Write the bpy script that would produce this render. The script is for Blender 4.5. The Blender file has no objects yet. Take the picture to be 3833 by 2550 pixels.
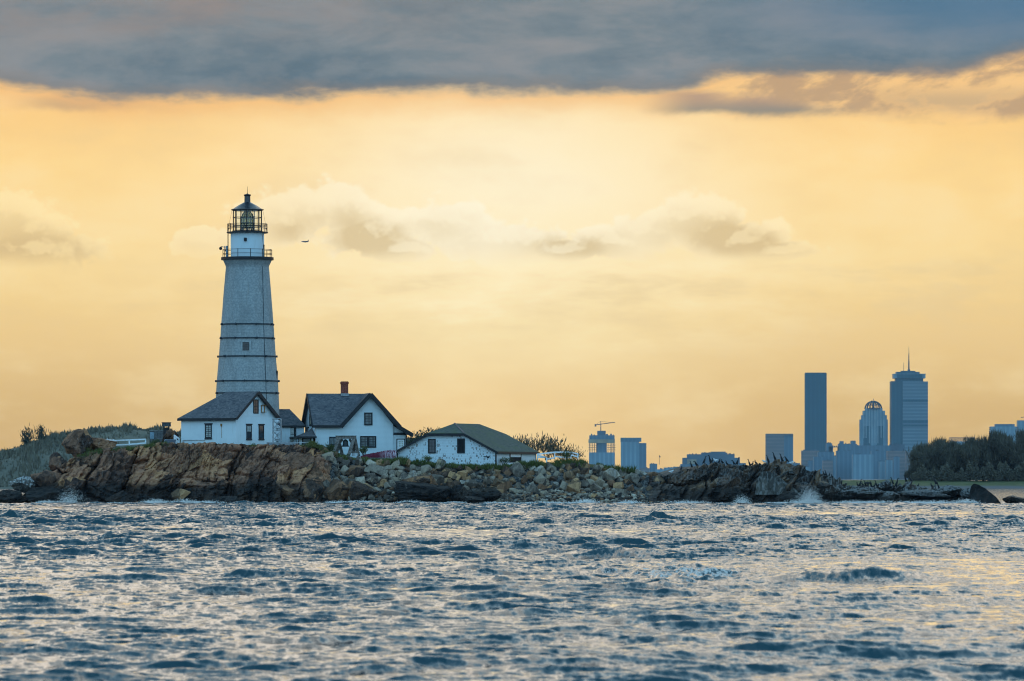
import bpy, bmesh, math, random
import numpy as np
from mathutils import Vector, Matrix, noise as mnoise
random.seed(7); RNG = np.random.default_rng(11)
SC = bpy.context.scene; COL = SC.collection
R = math.radians
FPX = 18375.0; CU = 1916.5; VH = 1790.0; CH = 2.6     # focal length in photo pixels, horizon row, eye height

def X(u, Y): return (u - CU) * Y / FPX
def Z(v, Y): return CH + (VH - v) * Y / FPX
def P(u, v, Y): return Vector((X(u, Y), Y, Z(v, Y)))
def U_of(x, y): return CU + x / y * FPX

def s2l(c):
    return tuple(((x / 255) / 12.92 if x / 255 <= .04045 else ((x / 255 + .055) / 1.055) ** 2.4) for x in c)

# ---------------------------------------------------------------- node expressions
class E:
    nt = None
    def __init__(s, v): s.v = v
    @staticmethod
    def w(x): return x if isinstance(x, E) else E(x)
    def put(s, sock):
        if isinstance(s.v, bpy.types.NodeSocket): E.nt.links.new(s.v, sock)
        else:
            v = s.v
            if sock.type == 'RGBA' and not isinstance(v, (int, float)): v = tuple(v)[:3] + (1,)
            elif sock.type == 'RGBA': v = (v, v, v, 1)
            sock.default_value = v
    def __add__(a, b): return mth('ADD', a, b)
    __radd__ = __add__
    def __sub__(a, b): return mth('SUBTRACT', a, b)
    def __rsub__(a, b): return mth('SUBTRACT', b, a)
    def __mul__(a, b): return mth('MULTIPLY', a, b)
    __rmul__ = __mul__
    def __truediv__(a, b): return mth('DIVIDE', a, b)
    def __rtruediv__(a, b): return mth('DIVIDE', b, a)

def mth(op, a, b=0.0, c=0.0):
    n = E.nt.nodes.new('ShaderNodeMath'); n.operation = op
    E.w(a).put(n.inputs[0]); E.w(b).put(n.inputs[1]); E.w(c).put(n.inputs[2])
    return E(n.outputs[0])
def mx(a, b): return mth('MAXIMUM', a, b)
def mn(a, b): return mth('MINIMUM', a, b)
def sm(e0, e1, x, lo=0.0, hi=1.0, t='SMOOTHSTEP'):
    n = E.nt.nodes.new('ShaderNodeMapRange'); n.interpolation_type = t; n.clamp = True
    E.w(x).put(n.inputs[0])
    if e0 > e1: e0, e1, lo, hi = e1, e0, hi, lo
    for i, v in enumerate((e0, e1, lo, hi)): n.inputs[1 + i].default_value = v
    return E(n.outputs[0])
def vec(x, y, z=0.0):
    n = E.nt.nodes.new('ShaderNodeCombineXYZ')
    for i, v in enumerate((x, y, z)): E.w(v).put(n.inputs[i])
    return E(n.outputs[0])
def sep(v):
    n = E.nt.nodes.new('ShaderNodeSeparateXYZ'); E.w(v).put(n.inputs[0])
    return [E(o) for o in n.outputs]
def vmap(v, scale=(1, 1, 1), rot=(0, 0, 0), loc=(0, 0, 0)):
    n = E.nt.nodes.new('ShaderNodeMapping'); E.w(v).put(n.inputs[0])
    n.inputs[1].default_value = loc; n.inputs[2].default_value = rot; n.inputs[3].default_value = scale
    return E(n.outputs[0])
def noi(v, scale=1.0, detail=4.0, rough=.55, dist=0.0):
    n = E.nt.nodes.new('ShaderNodeTexNoise'); E.w(v).put(n.inputs['Vector'])
    n.inputs['Scale'].default_value = scale; n.inputs['Detail'].default_value = detail
    n.inputs['Roughness'].default_value = rough; n.inputs['Distortion'].default_value = dist
    return E(n.outputs[0])
def vor(v, scale=1.0, feature='F1', out=0):
    n = E.nt.nodes.new('ShaderNodeTexVoronoi'); n.feature = feature; E.w(v).put(n.inputs['Vector'])
    n.inputs['Scale'].default_value = scale
    return E(n.outputs[out])
def mixc(f, a, b, blend='MIX'):
    n = E.nt.nodes.new('ShaderNodeMix'); n.data_type = 'RGBA'; n.blend_type = blend; n.clamp_factor = True
    E.w(f).put(n.inputs[0]); E.w(a).put(n.inputs[6]); E.w(b).put(n.inputs[7])
    return E(n.outputs[2])
def ramp(x, stops, interp='EASE'):
    n = E.nt.nodes.new('ShaderNodeValToRGB'); E.w(x).put(n.inputs[0]); cr = n.color_ramp; cr.interpolation = interp
    while len(cr.elements) < len(stops): cr.elements.new(.5)
    for e, (p, c) in zip(cr.elements, stops):
        e.position = p; e.color = (c, c, c, 1) if isinstance(c, (int, float)) else tuple(c) + (1,)
    return E(n.outputs[0])
def objco():
    n = E.nt.nodes.new('ShaderNodeTexCoord'); return E(n.outputs['Object'])
def geopos():
    n = E.nt.nodes.new('ShaderNodeNewGeometry'); return E(n.outputs['Position'])
def georn():
    n = E.nt.nodes.new('ShaderNodeNewGeometry'); return E(n.outputs['True Normal'])
def orand():
    n = E.nt.nodes.new('ShaderNodeObjectInfo'); return E(n.outputs['Random'])
def attr(name):
    n = E.nt.nodes.new('ShaderNodeAttribute'); n.attribute_name = name; return E(n.outputs['Fac'])

def new_mat(name, rough=.8, spec=.3, metallic=0.0):
    m = bpy.data.materials.new(name); m.use_nodes = True
    E.nt = m.node_tree
    b = m.node_tree.nodes['Principled BSDF']
    b.inputs['Roughness'].default_value = rough; b.inputs['Specular IOR Level'].default_value = spec
    b.inputs['Metallic'].default_value = metallic
    return m, b
def bump(b, h, strength=.5, dist=.1):
    n = E.nt.nodes.new('ShaderNodeBump'); E.w(h).put(n.inputs['Height'])
    n.inputs['Strength'].default_value = strength; n.inputs['Distance'].default_value = dist
    E.nt.links.new(n.outputs[0], b.inputs['Normal'])
MATS = {}
def plain(name, col, rough=.7, var=.25, scale=3.0, spec=.3, metallic=0.0, bmp=0.0):
    """a colour broken up by soft worn patches"""
    if name in MATS: return MATS[name]
    m, b = new_mat(name, rough, spec, metallic)
    n = noi(objco(), scale, 5, .6)
    lo = tuple(c * (1 - var) for c in col); hi = tuple(min(1, c * (1 + var)) for c in col)
    mixc(sm(.3, .7, n), lo, hi).put(b.inputs['Base Color'])
    if bmp: bump(b, noi(objco(), scale * 6, 4, .6), bmp, .05)
    MATS[name] = m; return m

# ---------------------------------------------------------------- objects
def link(o, parent=None):
    COL.objects.link(o)
    if parent is not None: o.parent = parent
    return o
def tag(o, label=None, cat=None, group=None, kind=None):
    if label: o['label'] = label
    if cat: o['category'] = cat
    if group: o['group'] = group
    if kind: o['kind'] = kind
    return o
def thing(name, label, cat, loc=(0, 0, 0), rz=0.0, group=None):
    o = bpy.data.objects.new(name, None); o.empty_display_size = .5
    o.location = loc; o.rotation_euler = (0, 0, rz); link(o)
    return tag(o, label, cat, group)
def mesh_obj(name, verts, faces, m, parent=None, smooth=False, angle=None):
    me = bpy.data.meshes.new(name)
    if isinstance(verts, np.ndarray) and isinstance(faces, np.ndarray):
        nv, nf, k = len(verts), len(faces), faces.shape[1]
        me.vertices.add(nv); me.vertices.foreach_set('co', verts.astype(np.float32).ravel())
        me.loops.add(nf * k); me.loops.foreach_set('vertex_index', faces.astype(np.int32).ravel())
        me.polygons.add(nf); me.polygons.foreach_set('loop_start', np.arange(0, nf * k, k, dtype=np.int32))
        me.update(calc_edges=True); me.validate()
    else:
        me.from_pydata([tuple(v) for v in verts], [], [tuple(f) for f in faces]); me.update()
    for mm in (m if isinstance(m, (list, tuple)) else [m]): me.materials.append(mm)
    if smooth:
        me.polygons.foreach_set('use_smooth', np.ones(len(me.polygons), dtype=bool))
        if angle: me.set_sharp_from_angle(angle=R(angle))
    return link(bpy.data.objects.new(name, me), parent)

class MB:
    """collects shapes in local coordinates, then links them as ONE mesh object"""
    def __init__(s): s.v = []; s.f = []
    def add(s, v, f):
        o = len(s.v); s.v += [tuple(p) for p in v]; s.f += [tuple(i + o for i in q) for q in f]; return s
    def box(s, x0, x1, y0, y1, z0, z1):
        v = [(x, y, z) for z in (z0, z1) for y in (y0, y1) for x in (x0, x1)]
        return s.add(v, [(0, 2, 3, 1), (4, 5, 7, 6), (0, 1, 5, 4), (2, 6, 7, 3), (0, 4, 6, 2), (1, 3, 7, 5)])
    def bar(s, a, b, r, n=6, r2=None):
        a, b = Vector(a), Vector(b); d = (b - a).normalized(); r2 = r if r2 is None else r2
        t = d.cross(Vector((0, 0, 1)) if abs(d.z) < .9 else Vector((1, 0, 0))).normalized(); w = d.cross(t)
        v = []; 
        for p, rr in ((a, r), (b, r2)):
            for i in range(n):
                an = 2 * math.pi * (i + .5) / n; v.append(p + (t * math.cos(an) + w * math.sin(an)) * rr)
        f = [(i, (i + 1) % n, n + (i + 1) % n, n + i) for i in range(n)] + [tuple(range(n - 1, -1, -1)), tuple(range(n, 2 * n))]
        return s.add(v, f)
    def beam(s, a, b, w, h, up=(0, 0, 1)):
        a, b = Vector(a), Vector(b); d = (b - a).normalized(); t = d.cross(Vector(up)).normalized(); q = t.cross(d)
        v = [p + t * i * w / 2 + q * j * h / 2 for p in (a, b) for i, j in ((-1, -1), (1, -1), (1, 1), (-1, 1))]
        return s.add(v, [(3, 2, 1, 0), (4, 5, 6, 7)] + [(i, (i + 1) % 4, 4 + (i + 1) % 4, 4 + i) for i in range(4)])
    def lathe(s, prof, n=48, cap=True, c=(0, 0)):
        v = [(c[0] + r * math.cos(2 * math.pi * i / n), c[1] + r * math.sin(2 * math.pi * i / n), z) for r, z in prof for i in range(n)]
        f = []
        for k in range(len(prof) - 1):
            for i in range(n):
                j = (i + 1) % n; f.append((k * n + i, k * n + j, (k + 1) * n + j, (k + 1) * n + i))
        if cap: f += [tuple(range(n - 1, -1, -1)), tuple((len(prof) - 1) * n + i for i in range(n))]
        return s.add(v, f)
    def ring(s, r, z, t, n=48, hx=None):
        h = hx or t; prof = [(r - t / 2, z - h / 2), (r + t / 2, z - h / 2), (r + t / 2, z + h / 2), (r - t / 2, z + h / 2), (r - t / 2, z - h / 2)]
        return s.lathe(prof, n, cap=False)
    def prism(s, poly, axis, a, b):
        """poly: 2-D points in the plane across AXIS, extruded from a to b"""
        def pt(p, t): return {'x': (t, p[0], p[1]), 'y': (p[0], t, p[1]), 'z': (p[0], p[1], t)}[axis]
        n = len(poly); v = [pt(p, a) for p in poly] + [pt(p, b) for p in poly]
        return s.add(v, [tuple(range(n)), tuple(range(2 * n - 1, n - 1, -1))] + [(i, n + i, n + (i + 1) % n, (i + 1) % n) for i in range(n)])
    def slab(s, poly, t):
        """a planar polygon in space given thickness t downwards"""
        n = len(poly); v = [Vector(p) for p in poly]; lo = [p - Vector((0, 0, t)) for p in v]
        return s.add(v + lo, [tuple(range(n)), tuple(range(2 * n - 1, n - 1, -1))] + [(i, n + i, n + (i + 1) % n, (i + 1) % n) for i in range(n)])
    def build(s, name, m, parent=None, smooth=False, angle=40):
        o = mesh_obj(name, s.v, s.f, m, parent)
        bm = bmesh.new(); bm.from_mesh(o.data); bmesh.ops.recalc_face_normals(bm, faces=bm.faces); bm.to_mesh(o.data); bm.free()
        if smooth:
            o.data.polygons.foreach_set('use_smooth', np.ones(len(o.data.polygons), dtype=bool)); o.data.set_sharp_from_angle(angle=R(angle))
        return o
def copy_tree(o, parent=None):
    c = o.copy(); COL.objects.link(c)
    if parent is not None: c.parent = parent
    for ch in list(o.children): copy_tree(ch, c)
    return c

# ---------------------------------------------------------------- numpy noise
def _h(ix, iy, iz, seed):
    a = (ix.astype(np.int64) * 374761393 + iy.astype(np.int64) * 668265263 + iz.astype(np.int64) * 2147483647 + seed * 974634777) & 0xffffffff
    a = ((a ^ (a >> 13)) * 1274126177) & 0xffffffff
    a = ((a ^ (a >> 16)) * 2246822519) & 0xffffffff
    return ((a ^ (a >> 15)) & 0xffffff) / float(0xffffff)
def vnoise(p, seed=0):
    i = np.floor(p).astype(np.int64); f = p - i; f = f * f * (3 - 2 * f); r = 0
    for dx in (0, 1):
        for dy in (0, 1):
            for dz in (0, 1):
                w = (f[..., 0] if dx else 1 - f[..., 0]) * (f[..., 1] if dy else 1 - f[..., 1]) * (f[..., 2] if dz else 1 - f[..., 2])
                r = r + w * _h(i[..., 0] + dx, i[..., 1] + dy, i[..., 2] + dz, seed)
    return r * 2 - 1
def fbm(p, oct=4, seed=0, gain=.5):
    s = 0; a = 1.0; t = 0
    for k in range(oct): s = s + a * vnoise(p * 2.03 ** k, seed + k); t += a; a *= gain
    return s / t
def worley(p, seed=0):
    """F1, F2, and three random numbers and the offset vector of the nearest cell"""
    i = np.floor(p).astype(np.int64); n = p.shape[:-1]
    f1 = np.full(n, 9.); f2 = np.full(n, 9.); ids = [np.zeros(n) for _ in range(3)]; off = np.zeros(p.shape)
    for dx in (-1, 0, 1):
        for dy in (-1, 0, 1):
            for dz in (-1, 0, 1):
                c = [i[..., 0] + dx, i[..., 1] + dy, i[..., 2] + dz]
                d = np.stack([c[k] + _h(c[0], c[1], c[2], seed + k) - p[..., k] for k in range(3)], -1)
                dd = (d ** 2).sum(-1); m = dd < f1
                f2 = np.where(m, f1, np.minimum(f2, dd)); f1 = np.where(m, dd, f1)
                for k in range(3): ids[k] = np.where(m, _h(c[0], c[1], c[2], seed + 7 + k), ids[k])
                off[m] = d[m]
    return np.sqrt(f1), np.sqrt(f2), ids, off
def grid_faces(nr, nc):
    a = (np.arange(nr - 1)[:, None] * nc + np.arange(nc - 1)[None, :]).ravel()
    return np.stack([a, a + 1, a + nc + 1, a + nc], -1)
# ================================================================ camera
cam = bpy.data.cameras.new('camera'); camo = bpy.data.objects.new('camera', cam); link(camo)
camo.location = (0, 0, CH); camo.rotation_euler = (R(90), 0, 0)
cam.sensor_width = 36; cam.lens = 36 * FPX / 3833; cam.shift_y = (VH - 1275) / 3833
cam.clip_start = .5; cam.clip_end = 60000
cam.dof.use_dof = True; cam.dof.focus_distance = 512; cam.dof.aperture_fstop = 4.5
SC.camera = camo
SC.view_settings.view_transform = 'Standard'; SC.view_settings.look = 'None'; SC.view_settings.exposure = 0; SC.view_settings.gamma = 1

# ================================================================ sky (radiance by direction)
SUN_EL = 13.0
wd = bpy.data.worlds.new('World'); SC.world = wd; wd.use_nodes = True
E.nt = wd.node_tree; nt = wd.node_tree
bg = nt.nodes['Background']
tc = E(nt.nodes.new('ShaderNodeTexCoord').outputs['Generated'])
dx, dy, dz = sep(tc)
yy = mx(dy, .06)
U = dx / yy * 18.375 + 1.9165
V = 1.790 - dz / yy * 18.375
Ul = mx(mn(U, 9.0), -6.0)
q = vec(Ul, V, 0.0)
# warm light under the cloud deck
cen = mth('EXPONENT', mth('POWER', (Ul - 1.85) / .95, 2.0) * -1.0)
vn = V / 2.0
edge_c = ramp(vn, [(.14, s2l((250, 196, 116))), (.30, s2l((254, 214, 138))), (.48, s2l((247, 214, 144))), (.62, s2l((234, 197, 122))), (.76, s2l((210, 171, 92))), (.9, s2l((198, 159, 84)))], 'LINEAR')
mid_c = ramp(vn, [(.14, s2l((252, 210, 140))), (.22, s2l((255, 226, 170))), (.36, s2l((255, 234, 188))), (.5, s2l((252, 231, 182))), (.62, s2l((246, 222, 166))), (.76, s2l((235, 199, 130))), (.9, s2l((229, 191, 120)))], 'LINEAR')
base = mixc(cen, edge_c, mid_c)
glow = mth('EXPONENT', (mth('POWER', (Ul - 1.95) / .62, 2.0) + mth('POWER', (V - .66) / .30, 2.0)) * -1.0)
base = mixc(glow * .65, base, s2l((255, 244, 216)))
soft = noi(vec(Ul * 1.1, V * 2.6, 3.1), 1.7, 5, .55)
base = mixc(sm(.42, .75, soft) * .35, base, s2l((252, 232, 184)))
base = mixc(sm(.55, .25, soft) * .30, base, s2l((226, 196, 142)))
# cumulus: blobs broken up into billows, lit from above, greyer where they are thick
wn = noi(vec(Ul, V, 7.7), 5.5, 6, .6)
wn2 = noi(vec(Ul + 3.0, V, 2.2), 2.2, 3, .5)
blobs = [(.02, .82, .13, .10), (.10, .86, .10, .07), (.14, .95, .26, .12), (-.05, .98, .34, .10),
         (1.06, .82, .16, .09), (1.16, .80, .13, .08), (1.29, .79, .12, .10), (1.38, .88, .17, .09), (1.50, .935, .14, .05),
         (1.70, .84, .16, .10), (1.86, .90, .26, .09), (2.10, .94, .17, .05),
         (2.30, .91, .17, .07), (2.42, .87, .13, .08), (2.56, .82, .13, .10), (2.66, .85, .14, .10), (2.78, .90, .16, .08), (2.92, .94, .15, .04),
         (.76, .90, .11, .05), (3.5, 1.01, .2, .03)]
def billow(u_, v_, sc, det):
    n = E.nt.nodes.new('ShaderNodeTexVoronoi'); n.feature = 'F1'; vec(u_, v_ * 1.15, 1.0).put(n.inputs['Vector']); n.inputs['Scale'].default_value = sc; n.inputs['Detail'].default_value = det; n.inputs['Roughness'].default_value = .62
    return E(n.outputs[0])
def dens(u_, v_):
    D_ = None
    for cx, cy, rx, ry in blobs:
        e = 1.0 - mth('SQRT', mth('POWER', (u_ - cx) / (rx * 1.55), 2.0) + mth('POWER', (v_ - cy) / (ry * 1.45), 2.0))
        D_ = e if D_ is None else mx(D_, e)
    uw = u_ + (wn - .5) * .10; vw = v_ + (wn2 - .5) * .08
    sm_ = mx(D_, -1.2) * 1.25 + (wn2 - .5) * .7
    return sm_ + (.72 - billow(uw, vw, 5.8, 3.0)) * .62 + (wn - .5) * .5, sm_
D, Ds = dens(Ul, V); D2, _ = dens(Ul + (1.9 - Ul) * .012, V - .030)
cm = sm(-.04, .20, D)
flat = sm(1.03, .88, V + (wn2 - .5) * .14 + (wn - .5) * .08)
lit = sm(.0, .40, D - D2)
rim = mixc(cen, s2l((255, 229, 170)), s2l((255, 245, 220)))
body = mixc(cen, s2l((214, 184, 128)), s2l((216, 194, 150)))
thick = sm(.10, .95, Ds + (V - .87) * 2.6 + (wn - .5) * 1.0)
bw = None
for cx, cy, rx, ry in [(.12, .97, .30, .14), (1.36, .89, .26, .11), (2.14, .925, .17, .06), (2.78, .89, .27, .10), (1.12, .88, .12, .06)]:
    g = mth('EXPONENT', (mth('POWER', (Ul - cx) / rx, 2.0) + mth('POWER', (V - cy) / ry, 2.0)) * -1.0)
    bw = g if bw is None else mx(bw, g)
cc = mixc(thick * (1.0 - lit * .55) * (.25 + bw * .95), rim, body)
base = mixc(cm * mx(flat * .80, sm(1.02, .93, V + (wn - .5) * .06) * sm(.1, .7, bw) * .85), base, cc)
haze_n = noi(vec(Ul * .8, V * 3.0, 9.0), 2.4, 6, .6)
band = sm(.93, 1.02, V) * sm(1.42, 1.1, V)
base = mixc(band * sm(.46, .66, haze_n) * mth('EXPONENT', mth('POWER', (Ul - 2.0) / .9, 2.0) * -1.0) * .75, base, s2l((255, 240, 200)))
base = mixc(band * sm(.5, .3, haze_n) * .5, base, s2l((226, 198, 144)))
# the sky shines through the low haze; it is that much stronger behind it
path = 297.0 * 18.375 / mx(1.79 - V, .475)
comp = mth('EXPONENT', path * 1.8e-5)
base = mixc(1.0, base, vec(comp * 1.0, 1.0 + (comp - 1.0) * .80, 1.0 + (comp - 1.0) * .05), 'MULTIPLY')
# dark deck
nA = noi(vec(Ul * 1.0, V * 3.2, 0.0), 2.1, 6, .58, .3)
nB = noi(vec(Ul * .6, V * 2.0, 4.0), 2.6, 6, .58, .3)
edge = ramp(Ul / 3.833, [(0, .300), (.05, .322), (.12, .362), (.17, .362), (.23, .350), (.36, .342), (.5, .326), (.6, .334), (.66, .330), (.71, .278), (.78, .262), (.93, .262), (.98, .21), (1, .19)], 'LINEAR')
nF = noi(vec(Ul, V * 2.0, 6.6), 7.0, 5, .62)
d = V - .008 - edge + (nA - .5) * .11 + (nF - .5) * .055
deck = sm(.030, -.026, d)
dk = ramp(sm(.28, .72, nB + (V - .2) * .25), [(0, s2l((146, 146, 146))), (.45, s2l((122, 133, 138))), (1, s2l((98, 116, 126)))], 'LINEAR')
upl = sm(2.3, .3, Ul) * sm(.21, .03, V) * sm(.3, .7, nA)
dk = mixc(sm(.42, .66, nF) * .28, dk, s2l((146, 148, 148)))
dk = mixc(upl * 1.3, dk, s2l((148, 138, 132)))
dk = mixc(sm(2.2, 3.9, Ul) * sm(.3, .0, V) * .85, dk, s2l((74, 116, 146)))
dk = mixc(sm(-.07, -.005, d) * .6, dk, s2l((138, 128, 118)))
low = sm(.0, .25, Ul) * sm(.75, .35, Ul) * sm(.43, .39, V + (nF - .5) * .05) * sm(.33, .38, V)
base = mixc(low * sm(.35, .6, nA + nF * .3) * .7, base, s2l((166, 146, 124)))
fr = sm(.13, .0, d) * sm(-.03, .03, d)
base = mixc(fr * .65, base, s2l((250, 190, 116)))
# sunlit gap and grey tongue under the deck on one side
rm = sm(2.55, 2.85, Ul) * sm(.47, .40, V + (nA - .5) * .08 + (nF - .5) * .05)
wisp = noi(vec(Ul + V * .8, V * 1.7, 5.0), 4.2, 6, .6, .15)
gap = mixc(sm(.40, .60, wisp), s2l((192, 158, 120)), s2l((252, 204, 134)))
base = mixc(rm * .9, base, gap)
tg = sm(2.36, 2.62, Ul) * sm(3.42, 2.98, Ul + (V - .36) * 1.2) * sm(.445, .405, V + (wisp - .5) * .05 + (nF - .5) * .03) * sm(.335, .385, V + (nA - .5) * .12 - (Ul - 2.7) * .12)
base = mixc(tg * .92, base, mixc(sm(.36, .43, V), s2l((186, 154, 126)), s2l((144, 140, 126))))
tg2 = sm(3.15, 3.35, Ul) * sm(.45, .39, V + (nF - .5) * .05) * sm(.30, .38, V) * sm(.48, .60, wisp)
base = mixc(tg2 * .5, base, s2l((170, 150, 124)))
front = mixc(deck, base, dk)
# the sky above the frame: the deck breaks up into pale cloud and blue
el = mth('ARCSINE', dz) * (180 / math.pi)
az = dx / mx(mth('ABSOLUTE', dy), .25)
hn = noi(vec(dx * 3.0, dy * 3.0, dz * 7.0), 1.6, 6, .6)
hi = ramp(el / 90.0, [(.06, (.14, .19, .23)), (.085, (.18, .25, .30)), (.115, (1.40, 1.24, 1.07)), (.20, (1.30, 1.29, 1.25)), (.30, (.72, 1.06, 1.24)), (.52, (.30, .58, .82)), (1, (.22, .48, .76))], 'LINEAR')
hi = mixc(sm(.46, .60, hn) * sm(8, 14, el) * .9, hi, (.07, .20, .31))
front = mixc(sm(5.6, 7.5, el), front, hi)
# behind the camera: clear evening blue, from the Sky Texture plus bright haze
st = nt.nodes.new('ShaderNodeTexSky'); st.sky_type = 'NISHITA'; st.sun_disc = False
st.sun_elevation = R(SUN_EL); st.sun_rotation = R(0)
rear = ramp(el / 90.0, [(0, (.38, .68, .94)), (.12, (.40, .90, 1.34)), (.45, (.35, .88, 1.40)), (1, (.26, .60, .96))], 'LINEAR')
rear = mixc(1.0, rear, mixc(1.0, E(st.outputs[0]), (.05, .05, .05), 'MULTIPLY'), 'ADD')
sky = mixc(sm(-.25, .35, dy), rear, front)
sky = mixc(1.0, sky, (10, 10, 10), 'MULTIPLY')
sky.put(bg.inputs['Color']); bg.inputs['Strength'].default_value = .1
# ================================================================ the sun, veiled by the deck
sl = bpy.data.lights.new('sun', 'SUN'); sl.energy = .10; sl.angle = R(30); sl.color = (1, .80, .52)
SC.cycles.filter_width = 1.1
so = bpy.data.objects.new('sun', sl); link(so)
so.rotation_euler = (R(90 - SUN_EL), 0, R(180))      # light travels towards -Y, from ahead of the camera
# ================================================================ sea
def build_sea():
    rows = np.concatenate([np.exp(np.linspace(np.log(48), np.log(530), 2600)), np.exp(np.linspace(np.log(530), np.log(11500), 260))[1:]])
    s = np.concatenate([-np.geomspace(4, .28, 18)[:-1], np.linspace(-.28, -.122, 120)[:-1], np.linspace(-.122, .122, 820), np.linspace(.122, .28, 120)[1:], np.geomspace(.28, 4, 18)[1:]])
    y = np.repeat(rows[:, None], len(s), 1); x = s[None, :] * y
    dyr = np.gradient(rows)[:, None]; dxr = (np.gradient(s)[None, :]) * y
    zz = np.zeros_like(x); gx = np.zeros_like(x); gy = np.zeros_like(x); foam = np.zeros_like(x)
    rg = np.random.default_rng(5)
    N = 120; lam = np.geomspace(.20, 5.2, N)
    grow = 1 + 1.15 * np.clip((y - 90) / 300, 0, 1) * (y < 700)
    env = grow * np.clip(.62 + .9 * fbm(np.stack([x / 26, y / 60, x * 0], -1), 2, 40), .15, 1.6)
    for L in lam:
        k = 2 * math.pi / L
        spread = .42 if L > 1.5 else .58
        th = R(-72) + rg.normal() * spread
        slope = .0208 * (1.2 if .45 < L < 1.8 else .95 if 1.8 <= L < 2.8 else .5 if L >= 2.8 else 1.15)
        a = slope / k; kx, ky = k * math.cos(th), k * math.sin(th)
        att = np.clip((2.4 - abs(ky) * dyr) / 1.3, 0, 1) * np.clip((2.4 - abs(kx) * dxr) / 1.3, 0, 1)
        ph = kx * x + ky * y + rg.uniform(0, 6.283)
        e = a * att * env
        zz += e * np.cos(ph); sn = np.sin(ph) * e * 1.0
        gx -= sn * math.cos(th); gy -= sn * math.sin(th)
    for k_ in range(16):
        L = rg.uniform(4, 10); k = 2 * math.pi / L; th = R(-75) + rg.normal() * .35; a = .008 / k; kx, ky = k * math.cos(th), k * math.sin(th); zz += a * np.cos(kx * x + ky * y + rg.uniform(0, 6.283)) * np.clip(2.4 - abs(ky) * dyr, 0, 1)
    sg = zz[:1500].std(); zz += .12 / sg * (zz ** 2 - sg ** 2) * (y < 700)
    # a few steep crests that stand out
    for u, v, w, h, rot in ((2330, 2088, 1.7, .42, -10), (3215, 2170, 1.9, .33, -16), (1880, 1985, 1.6, .26, 4), (930, 2090, 1.0, .20, 6), (2010, 1990, 1.5, .22, -6), (3000, 2010, 1.6, .2, 3), (420, 2040, 1.3, .2, -4)):
        yc = CH * FPX / (v - VH); xc = X(u, yc); c, sn = math.cos(R(rot)), math.sin(R(rot))
        px = (x - xc) * c + (y - yc) * sn; py = -(x - xc) * sn + (y - yc) * c
        g = np.exp(-(px / w) ** 2)
        h = h * (1 + .22 * fbm(np.stack([x * 2.6 + y * .5, y * .45, x * 0], -1), 3, int(u)))
        zz += h * g * (np.exp(-(py / 1.3) ** 2 * np.where(py < 0, 2.6, .5)) - .35 * np.exp(-((py + 2.6) / 1.6) ** 2))
    # foam: a spent breaker, and wash along the rocks
    yc = CH * FPX / (2150 - VH); fx = x - X(2560, yc); fy = y - yc
    nz = fbm(np.stack([x * 1.6, y * .35, x * 0], -1), 4, 77)
    foam = np.clip(1.1 - np.sqrt((fx / 2.2) ** 2 + (fy / 15) ** 2) + nz * 1.1, 0, 1)
    sh = fbm(np.stack([x * .16, y * .09, x * 0], -1), 3, 91); fine = fbm(np.stack([x * 1.1, y * .5, x * 0], -1), 3, 31)
    near = np.exp(-((y - 499.5) / 3.2) ** 2) * (np.abs(x) < 62)
    foam = np.maximum(foam, np.clip(near * (.75 + sh * 1.5 + fine * .9) - .25, 0, 1))
    ul = CU + s[None, :] * FPX
    wash = np.exp(-((y - 494) / 8.0) ** 2) * np.exp(-((ul - 3350) / 330.) ** 2)
    foam = np.maximum(foam, np.clip(wash * (.55 + fine * 1.3), 0, .9))
    wl = np.exp(-((y - 493) / 7.0) ** 2) * np.exp(-((ul - 160) / 150.) ** 2)
    foam = np.maximum(foam, np.clip(wl * (.8 + fine * 1.3), 0, 1))
    cap = np.clip((zz - .30) * 5, 0, 1) * np.clip(fine * 2 - .5, 0, 1)
    zz += np.clip(foam, 0, 1) * (y < 300) * .16 * np.clip(fbm(np.stack([x * 3.2, y * 1.2, x * 0], -1), 3, 7) + .3, 0, 1)
    foam = np.maximum(foam, cap * .5 * (y < 520))
    calm = 1 - .55 * np.exp(-((y - 502) / 6.0) ** 2)
    zz *= calm
    co = np.stack([x + gx, y + gy, zz], -1).reshape(-1, 3)
    nr, nc = x.shape; f = grid_faces(nr, nc)
    # the sheet behind the camera
    n0 = len(co); b = np.array([[-192., 48, 0], [192, 48, 0], [4000, -3400, -.4], [-4000, -3400, -.4]])
    co = np.concatenate([co, b]); f = np.concatenate([f, np.array([[n0 + 3, n0 + 2, n0 + 1, n0]])])
    m, bs = new_mat('sea_water', .07, .5)
    bs.inputs['IOR'].default_value = 1.333
    pos = geopos(); px, py, pz = sep(pos)
    def jit(sc, ys, det):
        n = E.nt.nodes.new('ShaderNodeTexNoise'); vec(px, py * ys, pz * .6).put(n.inputs['Vector']); n.inputs['Scale'].default_value = sc; n.inputs['Detail'].default_value = det; n.inputs['Roughness'].default_value = .6
        return sep(E(n.outputs['Color']))
    a1, a2, a3 = jit(1.5, .42, 5), jit(6.5, .30, 4), jit(.45, .35, 2)
    patch = sm(.30, .68, noi(vec(px * .12, py * .05, 0), 1.0, 4, .6), .5, 1.1)
    sx = ((a1[0] - .5) * .95 + (a2[0] - .5) * 1.0 + (a3[0] - .5) * .25) * patch; sy = ((a1[1] - .5) * 1.0 + (a2[1] - .5) * 1.1 + (a3[1] - .5) * .4) * patch
    far = sm(100, 380, py, 1.0, 2.1, 'LINEAR') + sm(450, 1200, py, 0.0, 2.6, 'LINEAR'); sx = sx * far; sy = sy * far
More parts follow.
